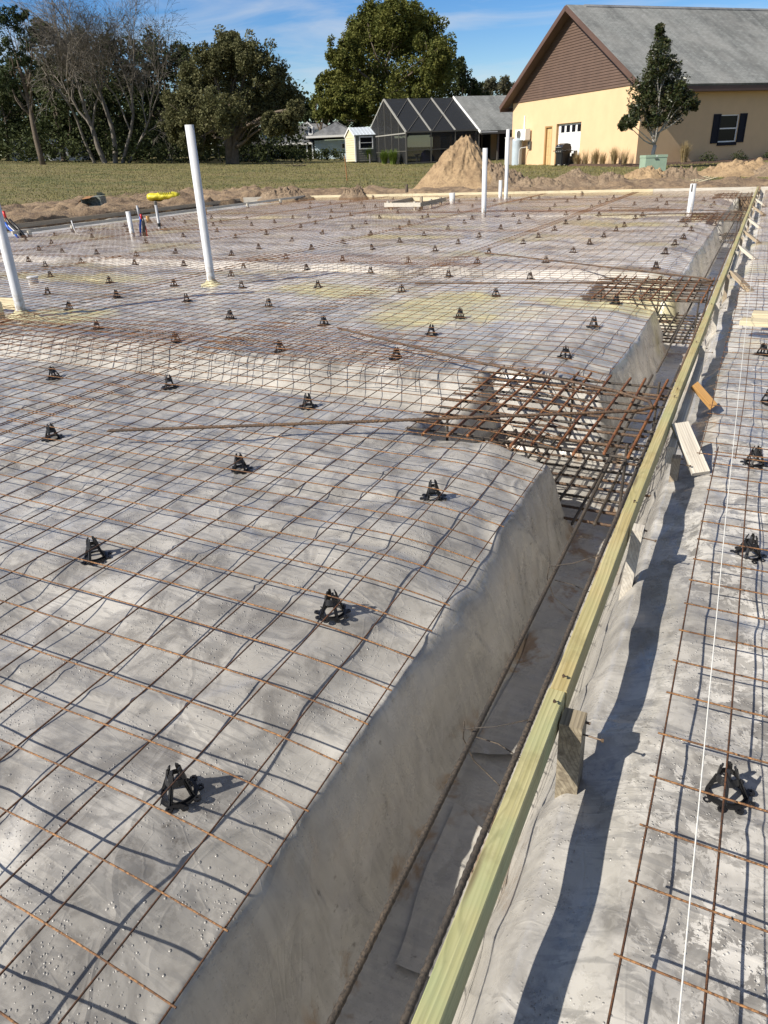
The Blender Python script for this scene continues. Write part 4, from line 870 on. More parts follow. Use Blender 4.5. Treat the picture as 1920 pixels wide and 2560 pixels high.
# ------------------------------------------------------------------ yellow house
UH, VH = hd(-46), hd(44); R0v = deep(1588, 413, 40); RZ = R_(46)
def onplane(px, py, P0, d, off=0.0):
    n = Vector((d.y, -d.x, 0)); r_ = ray(px, py); o_ = Vector((0, 0, CAMZ)); t_ = ((P0-o_).dot(n))/r_.dot(n); return o_+r_*t_
def hy(px, py): p = onplane(px, py, R0v, UH); return (p-R0v).dot(UH), p.z-R0v.z
def hx_(px, py): p = onplane(px, py, R0v, VH); return (p-R0v).dot(VH), p.z-R0v.z
def house():
    h = thing('house', 'yellow stucco house with brown sided gable and grey shingle roof', 'house', R0v, RZ)
    Wd, Ln, EV, OV, RK = 12.9, 25.0, 3.72, .62, .60; mid = Wd/2; SL = (7.62-EV)/mid; th = .3
    d0, d1 = hy(1375.8, 411)[0], hy(1357.8, 411)[0]; dz = hy(1366, 316)[1]; g0, g1 = hy(1445.7, 411)[0], hy(1385.5, 411)[0]; gzt = hy(1415, 308)[1]
    m = MB(); top = EV-.12
    # gable wall in strips round the two openings
    m.box(0, th, 0, g0, -.4, top); m.box(0, th, g0, g1, gzt, top); m.box(0, th, g1, d0, -.4, top); m.box(0, th, d0, d1, dz, top); m.box(0, th, d1, Wd, -.4, top)
    w0, z0 = hx_(1793, 356); w1, z1 = hx_(1850, 285); z0 = hx_(1820, 355)[1]; z1 = hx_(1820, 286)[1]
    m.box(th, w0, 0, th, -.4, top); m.box(w0, w1, 0, th, -.4, z0); m.box(w0, w1, 0, th, z1, top); m.box(w1, Ln, 0, th, -.4, top)
    m.box(th, Ln, Wd-th, Wd, -.4, top); m.box(Ln, Ln+th, 0, Wd, -.4, top); m.build('wall', MAT['stucco'], h)
    # gable siding: real laps
    s = MB(); n = 30; zt = EV+SL*mid-.05; zb = top; bh = (zt-zb)/n
    for k in range(n):
        za = zb+k*bh; zc = za+bh; ya = max(0, (za-EV)/SL)-.02; yc = max(0, (zc-EV)/SL)
        s.add([(-.055, ya, za), (-.055, Wd-ya, za), (-.02, Wd-yc, zc+.01), (-.02, yc, zc+.01), (-.012, ya, za), (-.012, Wd-ya, za)], [(0, 3, 2, 1), (0, 1, 5, 4)])
    s.build('gable_siding', MAT['brown'], h)
    # roof slopes
    for sgn in (0, 1):
        run = mid+OV; slope = math.hypot(run, run*SL); r = MB().box(-RK, Ln+.3, 0, slope+.02, 0, .10)
        o = r.build('roof', MAT['shingle'], h); an = math.atan(SL)
        if sgn == 0: o.location = (0, -OV, EV-OV*SL+.06); o.rotation_euler = (an, 0, 0)
        else:
            o.location = (Ln-RK+.3, Wd+OV, EV-OV*SL+.06); o.rotation_euler = (an, 0, math.pi)
        cap = MB().box(.5, 21, slope-.22, slope+.02, .101, .13); 
        if sgn == 0: cap.build('ridge_vent', MAT['shingle_dark'], o)
    for sgn in (1, -1):
        a = Vector((-RK-.02, mid-sgn*(mid+OV), EV-OV*SL+.02)); b = Vector((-RK-.02, mid, EV+mid*SL+.02)); MB().bar(a, b, .045, .24, (0, 0, 1)).build('rake_board', MAT['brown_dark'], h)
        y0 = -OV if sgn == 1 else Wd+OV; MB().box(-RK, Ln+.3, y0-.022, y0+.022, EV-OV*SL-.18, EV-OV*SL+.055).build('eave_board', MAT['brown_dark'], h)
        a2 = Vector((-RK/2, mid-sgn*(mid+OV-.03), EV-OV*SL+.03)); b2 = Vector((-RK/2, mid, EV+mid*SL+.0)); MB().bar(a2, b2, RK-.06, .02, (0, 0, 1)).build('rake_soffit', MAT['soffit'], h)
        y1 = (-OV+.03, -.0) if sgn == 1 else (Wd+.0, Wd+OV-.03); MB().box(.0, Ln, y1[0], y1[1], EV-OV*SL-.16, EV-OV*SL-.13).build('eave_soffit', MAT['soffit'], h)
    # side door, recessed
    dr = MB().box(.12, .16, d0+.10, d1-.10, -.2, dz-.08).build('door', MAT['door_tan'], h)
    for r_ in range(4):
        for c_ in range(2):
            ya = d0+.18+c_*(d1-d0-.2)/2; zz = .12+r_*(dz-.3)/4; MB().box(.105, .12, ya, ya+(d1-d0-.44)/2, zz, zz+(dz-.3)/4-.12).build('door_panel', MAT['door_tan'], dr)
    f = MB().box(.02, .16, d0, d0+.09, -.3, dz-.07); f.box(.02, .16, d1-.09, d1, -.3, dz-.07); f.box(.02, .16, d0, d1, dz-.07, dz); f.build('door_frame', MAT['door_frame'], h)
    # garage door
    gd = MB()
    for k in range(4): gd.box(.16, .20, g0+.02, g1-.02, gzt*k/4-.12*(k == 0)+.008, gzt*(k+1)/4-.008); 
    gd.box(.19, .21, g0+.02, g1-.02, -.1, gzt); gdo = gd.build('garage_door', MAT['white_paint'], h)
    for k in range(4):
        ya = g0+.22+k*(g1-g0-.3)/4; MB().box(.150, .159, ya, ya+(g1-g0-.3)/4-.2, gzt*.79, gzt*.95).build('door_pane', MAT['glass'], gdo)
        for q in range(3):
            MB().box(.152, .159, ya-.06, ya+(g1-g0-.3)/4-.14, gzt*(.06+.25*q), gzt*(.06+.25*q)+.012).build('door_panel', MAT['white_paint'], gdo)
    f = MB().box(.03, .16, g1-.02, g1+.004, -.3, gzt-.02); f.box(.03, .16, g0-.004, g0+.02, -.3, gzt-.02); f.box(.03, .16, g0, g1, gzt-.02, gzt+.004); f.build('garage_frame', MAT['door_frame'], h)
    # window with shutters
    w = MB(); b_ = .06
    w.box(w0, w1, .04, .12, z0, z0+b_); w.box(w0, w1, .04, .12, z1-b_, z1); w.box(w0, w0+b_, .04, .12, z0+b_, z1-b_); w.box(w1-b_, w1, .04, .12, z0+b_, z1-b_); zm = (z0+z1)/2; w.box(w0+b_, w1-b_, .05, .11, zm-.03, zm+.03)
    wo_ = w.build('window', MAT['white_paint'], h); MB().box(w0+b_, w1-b_, .075, .085, z0+b_, zm-.03).build('pane', MAT['glass'], wo_); MB().box(w0+b_, w1-b_, .075, .085, zm+.03, z1-b_).build('pane', MAT['glass'], wo_)
    MB().box(w0-.02, w1+.02, -.06, .03, z0-.16, z0-.004).build('window_sill', MAT['shutter'], h)
    for xa, xb in ((w0-.48, w0-.02), (w1+.02, w1+.48)):
        sh = MB().box(xa, xa+.07, -.05, -.003, z0-.04, z1+.03); sh.box(xb-.07, xb, -.05, -.003, z0-.04, z1+.03); sh.box(xa+.07, xb-.07, -.05, -.003, z0-.04, z0+.04); sh.box(xa+.07, xb-.07, -.05, -.003, z1-.05, z1+.03); sh.box(xa+.07, xb-.07, -.05, -.003, zm-.05, zm+.05)
        sh.box(xa+.07, xb-.07, -.025, -.004, z0+.04, z1-.05); sh.build('shutter', MAT['shutter'], h)
    # things fixed to or standing by the gable wall
    def hyo(px, out): p = onplane(px, 411, R0v-VH*out, UH); return (p-R0v).dot(UH)
    def wl(y, x=0, z=0): return R0v+UH*y+VH*x+Vector((0, 0, z))
    ya, za = hy(1329, 349); yb, zb_ = hy(1304, 324); ac = thing('air_conditioner', 'white wall mounted outdoor air conditioner unit on the yellow gable wall', 'air conditioner', wl((ya+yb)/2, -.30, za), RZ)
    ww = (yb-ya)/2; hh = zb_-za
    MB().box(-.16, .18, -ww, ww, 0, hh).build('case', MAT['white_paint'], ac); MB().lathe([(.0, 0), (hh*.40, 0), (hh*.40, .02), (hh*.36, .02), (hh*.36, .006), (.05, .006), (.05, .02), (.0, .02)], 20, cap=False).build('fan_grille', MAT['frame_dark'], ac, loc=(-.162, ww*.25, hh/2), rot=(0, -math.pi/2, 0))
    for q in (-1, 1): MB().box(-.16, .298, q*ww*.7-.02, q*ww*.7+.02, -.05, -.004).build('bracket', MAT['white_paint'], ac)
    yp = hy(1313, 300)[0]; cv = MB().box(-.06, -.002, -.05, .05, 0, hy(1313, 289)[1]-zb_-.02); tag(cv.build('line_cover', MAT['white_paint'], loc=wl(yp, 0, zb_+.02), rot=(0, 0, RZ)), 'thin white vertical line cover above the wall air conditioner', 'line cover')
    mbx = MB().box(-.12, -.002, -.16, .16, 0, .42); tag(mbx.build('meter_box', MAT['frame_dark'], loc=wl(hy(1327, 350)[0], 0, za-.52), rot=(0, 0, RZ)), 'small dark utility box on the yellow wall just below the air conditioner', 'utility box')
    yt = hyo(1291, .5); tk = thing('water_tank', 'tall pale grey cylindrical tank at the left corner of the yellow house', 'tank', wl(yt, -.5, -.1), RZ)
    zt_ = hy(1292, 345)[1]; MB().lathe([(.31, 0), (.31, zt_-.05), (.28, zt_+.03), (.1, zt_+.07)], 24).build('body', MAT['tank'], tk, smooth=False); MB().tube([(.02, -.31, .2), (-.05, -.38, .25), (-.05, -.38, zt_*.62), (.0, -.48, zt_*.7), (.3, -.6, zt_*.72)], .025, 8).build('pipe', MAT['pvc'], tk)
    cs = MB().box(-.2, .2, -.2, .2, 0, 1.75); cs.box(-.22, .22, -.22, .22, 1.75, 1.79); tag(cs.build('equipment_box', MAT['white_paint'], loc=wl(hyo(1272, .4), -.4, -.1), rot=(0, 0, RZ)), 'narrow white equipment box left of the tall grey tank', 'equipment box')
    yg = hyo(1406, .75); gl = thing('gas_grill', 'black gas grill with closed hood in front of the white garage door', 'grill', wl(yg, -.75, -.03), RZ-.1)
    MB().box(-.26, .26, -.36, .36, .12, .70).build('cabinet', MAT['grill'], gl)
    pr_ = [(-.28, .86), (-.30, .98), (-.22, 1.12), (-.02, 1.20), (.20, 1.16), (.28, .98), (.28, .86)]
    hdm = MB(); vs = [(x, y, z) for y in (-.42, .42) for x, z in pr_]; k = len(pr_); hdm.add(vs, [tuple(range(k)), tuple(range(k, 2*k))[::-1]]+[(i, k+i, k+(i+1) % k, (i+1) % k) for i in range(k)]); ho = hdm.build('hood', MAT['grill'], gl)
    MB().tube([(-.31, -.3, 1.0), (-.36, -.3, 1.0), (-.36, .3, 1.0), (-.31, .3, 1.0)], .016, 8).build('handle', MAT['frame_light'], ho)
    MB().box(-.305, -.300, -.05, .05, 1.07, 1.12).build('gauge_plate', MAT['tank'], ho)
    MB().box(-.29, .29, -.43, .43, .70, .858).build('firebox', MAT['grill'], gl)
    for q in (-1, 1): MB().box(-.24, .22, min(q*.432, q*.78), max(q*.432, q*.78), .80, .84).build('side_shelf', MAT['grill'], gl)
    for q in (-1, 0, 1): MB().lathe([(.035, 0), (.03, .03), (.0, .032)], 12).build('knob', MAT['frame_light'], gl, loc=(-.292, q*.25, .78), rot=(0, -math.pi/2, 0))
    for x, y in ((-.2, -.42), (.2, -.42), (-.2, .42), (.2, .42)):
        MB().bar((x, y, .08), (x, y, .70), .04, .04).build('leg', MAT['grill'], gl); MB().lathe([(.02, -.02), (.08, -.02), (.08, .02), (.02, .02)], 14).build('wheel', MAT['black_plastic'], gl, loc=(x, y, .08), rot=(math.pi/2, 0, 0))
    st = MB()
    for k in range(5): st.box(-.02, .1, .2*k-.1, .2*k+.095, 0, .80-.14*k)
    tag(st.build('paver_stack', MAT['frame_dark'], loc=wl(g0+.06, -.25, -.02), rot=(0, 0, RZ)), 'dark stepped stack of slabs leaning at the right of the garage door', 'paver stack')
    for k, (px, hh_) in enumerate(((1441, .8), (1463, .95), (1487, .95), (1507, .8), (1534, 1.0), (1561, .9))):
        y_ = hyo(px, .45); tuft('ornamental_grass', ['dry grass tuft right of the garage door', 'thin dry grass stalks second from the garage door', 'bushy dry grass tuft in the middle of the yellow wall', 'thin dry grass stalks between the two bushy tufts', 'largest green dry grass tuft on the yellow wall', 'last dry grass tuft before the house corner'][k], 'ornamental grass', wl(y_, -.45, -.05), 260 if k % 2 == 0 else 90, hh_, .5, 'leaf_tan', 60+k, 'grass tufts along the house wall', .009)
    x_ = hx_(1692, 392)[0]; p = R0v+VH*x_-UH*.55; tuft('ornamental_grass', 'pale dry grass tuft by the shaded side wall right of the small tree', 'ornamental grass', (p.x, p.y, gz(p.x, p.y)), 320, 1.1, .55, 'leaf_tan', 70, 'grass tufts along the house wall', .009)
    for k, px in enumerate((1750, 1826, 1905)):
        x_ = hx_(px, 396)[0]; p = R0v+VH*x_-UH*.6; q = Vector((p.x, p.y, gz(p.x, p.y)-.05)); V, F = leaf_cloud([((0, 0, .3), .32, 160), ((.25, .05, .22), .22, 80), ((-.22, 0, .24), .24, 80)], .09, .6, 80+k)
        tag(link_mesh('low_shrub', V, F, MAT['leaf_dark'], loc=q), ['small dark shrub at the edge of the sunlit triangle on the side wall', 'small dark shrub under the window of the yellow house', 'small dark shrub at the right picture edge by the side wall'][k], 'shrub', 'low shrubs by the side wall')
    # mulch bed hugging the walls
    pts = [(Vector((-1.1, y, 0)), Vector((-.003, y, 0))) for y in np.linspace(4.6, -.9, 12)]+[(Vector((x, -1.3, 0)), Vector((x, -.003, 0))) for x in np.linspace(-.9, 22, 36)]
    rotm = Matrix.Rotation(RZ, 3, 'Z'); vs = []
    for a, b in pts:
        for j in range(5):
            p = R0v+rotm @ a.lerp(b, j/4); vs.append((p.x, p.y, gz(p.x, p.y)+.03+.05*(j not in (0,))+.03*float(fbm(np.array([p.x*3]), np.array([p.y*3]), 5)[0])-.06*(j == 0)))
    tag(link_mesh('mulch_bed', np.array(vs), grid_faces(5, len(pts)), MAT['mulch'], smooth=True), 'dark mulch bed along the foot of the yellow house walls', 'mulch bed', kind='structure')
MAT['door_frame'] = simple('ochre_door_frame', (.42, .25, .10), .6, .08, 3)
house()
# ------------------------------------------------------------------ small evergreen tree and the utility cabinet
def magnolia():
    D = 36.0; bx = deep(1632, 388, D); b = (bx.x, bx.y, gz(bx.x, bx.y)); lob = LB_([(1426,66,11),(1430,92,19),(1422,122,27),(1440,140,25),(1414,160,31),(1448,168,32),(1395,192,31),(1430,195,38),(1468,195,26),(1385,222,27),(1420,235,34),(1455,232,32),(1487,218,20),(1498,225,12),(1360,262,15),(1372,245,16),(1405,262,22),(1345,270,9)], D, .7, 55)
    t = thing('evergreen_tree', 'small conical dark evergreen tree with pale trunk before the house corner', 'tree', b); B = np.array(b); g = np.random.default_rng(3); mb = MB()
    lb = [(c-B, r) for c, r in lob]
    f = np.array([.05, 0, 1.0]); mb.tube([(0, 0, -.2), (.02, 0, .3), (.0, .02, .7), tuple(f)], [.11, .085, .085, .08], 10)
    tips = []
    for c, r in lb:
        st_ = f+np.array([0, 0, g.uniform(0, .5)])*(1 if c[2] > 2.2 else 0); lp = limb(mb, st_, c, .040, .005, g, 5, 6, .05)
        for k in range(5):
            d = g.normal(0, 1, 3); d /= np.linalg.norm(d); limb(mb, lp[4], c+d*r*.35, .010, .003, g, 4, 3, .05)
    mb.build('trunk', MAT['bark_white'], t, smooth=True)
    V, F = leaf_cloud(lobes_to_clumps(lb, 44, .32, 24, 33, 1.0), .15, .42, 33, .1); link_mesh('crown', V, F, MAT['leaf_magnolia'], t)
magnolia()
ub = deep(1629, 436, 33); cab = thing('utility_cabinet', 'pale green metal utility cabinet on the lawn in front of the small tree', 'utility cabinet', (ub.x, ub.y, gz(ub.x, ub.y)-.05), R_(27))
MB().prism([(-.44, -.36), (.44, -.36), (.44, .36), (-.44, .36)], 0, .66).build('body', MAT['util'], cab); lid = MB().prism([(-.455, -.375), (.455, -.375), (.455, .375), (-.455, .375)], .664, .76).build('lid', MAT['util'], cab)
MB().box(-.08, .08, -.39, -.3751, .60, .63).build('latch', MAT['frame_dark'], cab); MB().box(-.03, .03, -.379, -.3751, .70, .74).build('badge', MAT['white_paint'], cab); MB().box(-.46, .46, -.38, .38, -.1, .06).build('pad', MAT['lumber_white'], cab)
# ------------------------------------------------------------------ rear wing with lanai, screened enclosure
C0v = deep(1017, 411, 60)
def wing():
    def P(x, y, z): return (x, y, z)
    e = thing('screen_enclosure', 'dark gabled screened pool enclosure beside the grey roofed wing', 'screen enclosure', C0v, RZ); A, Bx, EV, RG = 9.2, 6.05, 2.15, 4.6; mid = A/2
    def fr(a, b, w=.07, m='frame_dark', nm='frame_bar'): MB().bar(a, b, w, w).build(nm, MAT[m], e)
    def pan(pts, m, nm='screen_panel'):
        v = [Vector(p) for p in pts]; nrm = (v[1]-v[0]).cross(v[2]-v[0]).normalized()*.004; n = len(v); link_mesh(nm, [p+nrm for p in v]+[p-nrm for p in v], [tuple(range(n)), tuple(range(n, 2*n))[::-1]]+[(i, n+i, n+(i+1) % n, (i+1) % n) for i in range(n)], MAT[m], e)
    pan([(0, 0, 0), (0, A, 0), (0, A, EV), (0, mid, RG), (0, 0, EV)], 'screen'); pan([(0, 0, 0), (Bx, 0, 0), (Bx, 0, EV), (0, 0, EV)], 'screen')
    pan([(0, 0, EV), (Bx, 0, EV), (Bx, mid, RG), (0, mid, RG)], 'screen_roof'); pan([(0, A, EV), (0, mid, RG), (Bx, mid, RG), (Bx, A, EV)], 'screen_roof')
    for y in (0, A): fr((0, y, -.1), (0, y, EV), .09); 
    fr((0, 0, EV), (0, mid, RG), .11, 'frame_light', 'gable_rafter'); fr((0, A, EV), (0, mid, RG), .11, 'frame_light', 'gable_rafter'); fr((0, 0, EV-.05), (0, A, EV-.05), .08, 'frame_light', 'gable_beam'); fr((0, 0, .9), (0, A, .9), .05)
    for k in range(1, 6):
        y = A*k/6; fr((0, y, 0), (0, y, EV+(RG-EV)*(1-abs(y-mid)/mid)), .06)
    fr((0, 0, EV), (Bx, 0, EV), .10); fr((0, 0, .95), (Bx, 0, .95), .05); fr((0, mid, RG), (Bx, mid, RG), .08); fr((0, 0, .08), (Bx, 0, .08), .08)
    for k in range(1, 4):
        x = Bx*k/3; fr((x, 0, 0), (x, 0, EV), .07); fr((x, 0, EV+.03), (x, mid, RG+.03), .10, 'frame_light', 'roof_rafter')
    fr((0, mid*.42, EV+(RG-EV)*.42+.05), (Bx/3, mid, RG+.03), .035, 'frame_dark', 'roof_brace')
    for k in (2, 3): fr((Bx*(k-2)/3+.15, .05, EV+.06), (Bx*k/3, mid, RG+.03), .035, 'frame_dark', 'roof_brace')
    w = thing('house_wing', 'low wing with grey shingle roof and dark lanai between enclosure and yellow house', 'house', C0v+VH*6.1, RZ); L = 15.0
    wm = MB(); wm.box(0.02, .25, 2.6, A, -.3, EV-.1); wm.box(.25, L, 2.6, 2.85, -.3, EV-.1); wm.box(.25, L, A-.25, A, -.3, EV-.1); wm.build('wall', MAT['tan_wall'], w)
    gs = MB()
    for k in range(14):
        za = EV-.1+k*.17; zb_ = za+.17; ya = max(0, (za-EV)/((RG-EV)/mid)); yb = max(0, (zb_-EV)/((RG-EV)/mid)); 
        if yb < mid: gs.add([(-.03, ya, za), (-.03, A-ya, za), (0, A-yb, zb_+.01), (0, yb, zb_+.01)], [(0, 3, 2, 1)])
    gs.build('gable_siding', MAT['brown'], w)
    an = math.atan((RG-EV)/mid); sl_ = math.hypot(mid+.4, (mid+.4)*(RG-EV)/mid)
    for q in (0, 1):
        o = MB().box(-.12, L, 0, sl_, 0, .09).build('roof', MAT['shingle'], w); o.rotation_euler = (an, 0, 0 if q == 0 else math.pi); o.location = (0, -.4, EV-.4*(RG-EV)/mid+.06) if q == 0 else (L-.12, A+.4, EV-.4*(RG-EV)/mid+.06)
    MB().bar((-.14, -.42, EV-.17), (-.14, mid, RG+.08), .05, .18).build('rake_board', MAT['white_paint'], w); MB().box(-.1, L, -.46, -.41, EV-.32, EV-.12).build('eave_board', MAT['frame_dark'], w); MB().box(-.1, 1.3, -.47, -.461, EV-.20, EV-.13).build('gutter', MAT['white_paint'], w)
    MB().lathe([(.04, 0), (.04, .35)], 10).build('roof_vent', MAT['white_paint'], w, loc=(6.2, 2.6, RG-1.0))
    for k, x in enumerate((1.6, 2.6, 3.6, 5.0, 6.6)): MB().bar((x, 0, -.1), (x, 0, EV-.3), .12, .12).build('post', MAT['frame_dark'], w)
    for xa, xb in ((.7, 2.3), (2.9, 4.6), (5.4, 7.2)):
        d = MB().box(xa, xb, 2.56, 2.595, 0, 2.0); d.build('sliding_door', MAT['frame_dark'], w)
        for q in (0, 1): MB().box(xa+.08+q*(xb-xa)/2, xa+(xb-xa)/2*(q+1)-.08, 2.54, 2.559, .1, 1.9).build('glass_pane', MAT['glass'], w)
    for ya, yb in ((3.2, 5.0), (5.6, 7.4)): MB().box(-.03, .018, ya, yb, 0, 2.0).build('sliding_door', MAT['frame_dark'], w); MB().box(-.04, -.031, ya+.1, yb-.1, .1, 1.9).build('glass_pane', MAT['glass'], w)
    MB().box(-.2, 0.0, .1, .35, -.1, EV-.02).build('corner_post', MAT['white_paint'], w)
    pb = MB().box(.0, 3.2, 7.9, 8.9, -.1, 1.95); tag(pb.build('pool_cabana', MAT['tank'], loc=C0v, rot=(0, 0, RZ)), 'pale blue grey partition seen dimly through the dark screen', 'partition')
    dk = MB().box(-.05, 21, -.05, 9.3, -.5, -.02); tag(dk.build('patio_slab', MAT['frame_dark'], loc=C0v, rot=(0, 0, RZ)), kind='structure')
    def heap(label, cat, loc, sx, sy, h, mat, seed, top=None):
        n = 20; V = []; th = thing('covered_chair', label, cat, C0v+VH*loc[0]+UH*loc[1], RZ)
        prof = [(1.0, 0), (.98, .25), (.9, .5), (.75, .78), (.4, .97), (.02, 1.0)]; g = np.random.default_rng(seed); ph = g.uniform(0, 6, 4)
        for i, (rr, zz) in enumerate(prof):
            for k in range(n):
                a = 2*math.pi*k/n; f = 1+.10*math.sin(3*a+ph[0]+i*.3)+.06*math.sin(7*a+ph[1]); V.append((sx*rr*f*math.cos(a), sy*rr*f*math.sin(a), h*zz*(1+.12*math.sin(2*a+ph[2])*(rr < .95))))
        link_mesh('cover', V, [(i*n+k, i*n+(k+1) % n, (i+1)*n+(k+1) % n, (i+1)*n+k) for i in range(len(prof)-1) for k in range(n)], MAT[mat], th, smooth=True)
        if top:
            V2 = [(x*.55+top[1], y*.62, z*.82+h*.22) for x, y, z in V]; link_mesh('throw', V2, [(i*n+k, i*n+(k+1) % n, (i+1)*n+(k+1) % n, (i+1)*n+k) for i in range(len(prof)-1) for k in range(n)], MAT[top[0]], th, smooth=True)
    heap('purple covered patio chair behind the screen, left one', 'patio chair', (1.95, .7, 0), .55, .5, .85, 'purple', 1)
    heap('white cloth covered patio chair behind the screen by the sand mound', 'patio chair', (3.9, .7, 0), .5, .5, 1.0, 'white_cloth', 2)
    heap('pink draped patio chair in the lanai left of the yellow house', 'patio chair', (9.2, -.9, 0), .5, .5, 1.75, 'magenta', 3, ('white_cloth', .25))
    bb = thing('bird_bath', 'small pale pedestal basin behind the enclosure screen', 'bird bath', C0v+VH*1.1+UH*.6, RZ); MB().lathe([(.16, 0), (.14, .05), (.06, .1), (.06, .5), (.1, .55)], 14).build('pedestal', MAT['white_paint'], bb); MB().lathe([(.08, .55), (.24, .62), (.26, .68), (.2, .66)], 16).build('basin', MAT['white_paint'], bb)
    for k, (px, n, hh, sp) in enumerate(((938, 700, 1.45, 1.05), (982, 450, 1.1, .8), (1004, 500, 1.15, .85))):
        p = onplane(px, 412, C0v, UH); p = p-VH*.7; tuft('fern_clump', ['tall bright green strappy clump left in front of the enclosure', 'low green clump in front of the enclosure, middle one', 'green clump at the near corner of the enclosure'][k], 'green clump', (p.x, p.y, gz(p.x, p.y)), n, hh, sp, 'leaf_fern', 90+k, 'green clumps before the enclosure', .022, 1.2)
wing()
# ------------------------------------------------------------------ shed
def shed():
    S0 = deep(890, 406, 66); t = thing('garden_shed', 'small cream garden shed with pale metal roof beside the enclosure', 'shed', S0, RZ); A, L, EV = 2.55, 3.4, 2.0; RG = 2.55
    m = MB(); m.box(.02, L, .02, A-.02, 0.08, EV); m.build('wall', MAT['shaded_siding'], t)
    g = MB(); n = 11
    for k in range(n):
        za = .08+k*(EV-.08)/n; zc = za+(EV-.08)/n; g.add([(-.03, .06, za), (-.03, A-.06, za), (0, A-.06, zc), (0, .06, zc), (0, .06, za), (0, A-.06, za)], [(0, 3, 2, 1), (0, 1, 5, 4)])
    g.add([(-.01, .0, EV), (-.01, A, EV), (-.01, A/2, RG)], [(0, 2, 1)]); g.build('gable_siding', MAT['cream'], t)
    s = MB()
    for k in range(n):
        za = .08+k*(EV-.08)/n; zc = za+(EV-.08)/n; s.add([(.06, -.03, za), (L, -.03, za), (L, 0, zc), (.06, 0, zc), (.06, 0, za), (L, 0, za)], [(0, 1, 2, 3), (0, 4, 5, 1)])
    s.build('side_siding', MAT['shaded_siding'], t)
    for y in (0, A): MB().box(-.05, .055, y-.05, y+.05, .05, EV).build('corner_trim', MAT['white_paint'], t)
    for q, (ya, yb) in enumerate(((-.12, A/2), (A+.12, A/2))):
        MB().bar((-.09, ya, EV-.06), (-.09, yb, RG+.03), .03, .12).build('rake_trim', MAT['white_paint'], t)
        a = math.atan((RG-EV)/(A/2)); sl_ = math.hypot(A/2+.12, (RG-EV)+.05); r = MB().box(-.1, L+.1, 0, sl_, 0, .03)
        for k in range(12): r.box(-.1+k*.3, -.07+k*.3, 0, sl_, .03, .05)
        o = r.build('roof', MAT['metal_white'], t); o.location = (0, -.12, EV-.02) if q == 0 else (L, A+.12, EV-.02); o.rotation_euler = (a, 0, 0 if q == 0 else math.pi)
    w = MB(); w.box(.35, 1.55, -.09, -.04, .95, 1.03); w.box(.35, 1.55, -.09, -.04, 1.82, 1.90); w.box(.35, .43, -.09, -.04, 1.03, 1.82); w.box(1.47, 1.55, -.09, -.04, 1.03, 1.82); w.box(.43, 1.47, -.085, -.045, 1.41, 1.45); wo_ = w.build('window', MAT['white_paint'], t)
    MB().box(.43, 1.47, -.062, -.055, 1.03, 1.41).build('pane', MAT['glass'], wo_); MB().box(.43, 1.47, -.062, -.055, 1.45, 1.82).build('pane', MAT['glass'], wo_)
    MB().box(.1, L-.1, .1, A-.1, -.35, .075).build('skid_base', MAT['frame_dark'], t)
    p = S0+VH*.9-UH*1.0; ps = MB().box(-.05, .05, -.05, .05, -.2, .62); ps.box(-.07, .07, -.07, .07, .62, .66); tag(ps.build('short_post', MAT['frame_dark'], loc=(p.x, p.y, gz(p.x, p.y))), 'short dark post on the lawn in front of the shed', 'post')
shed()
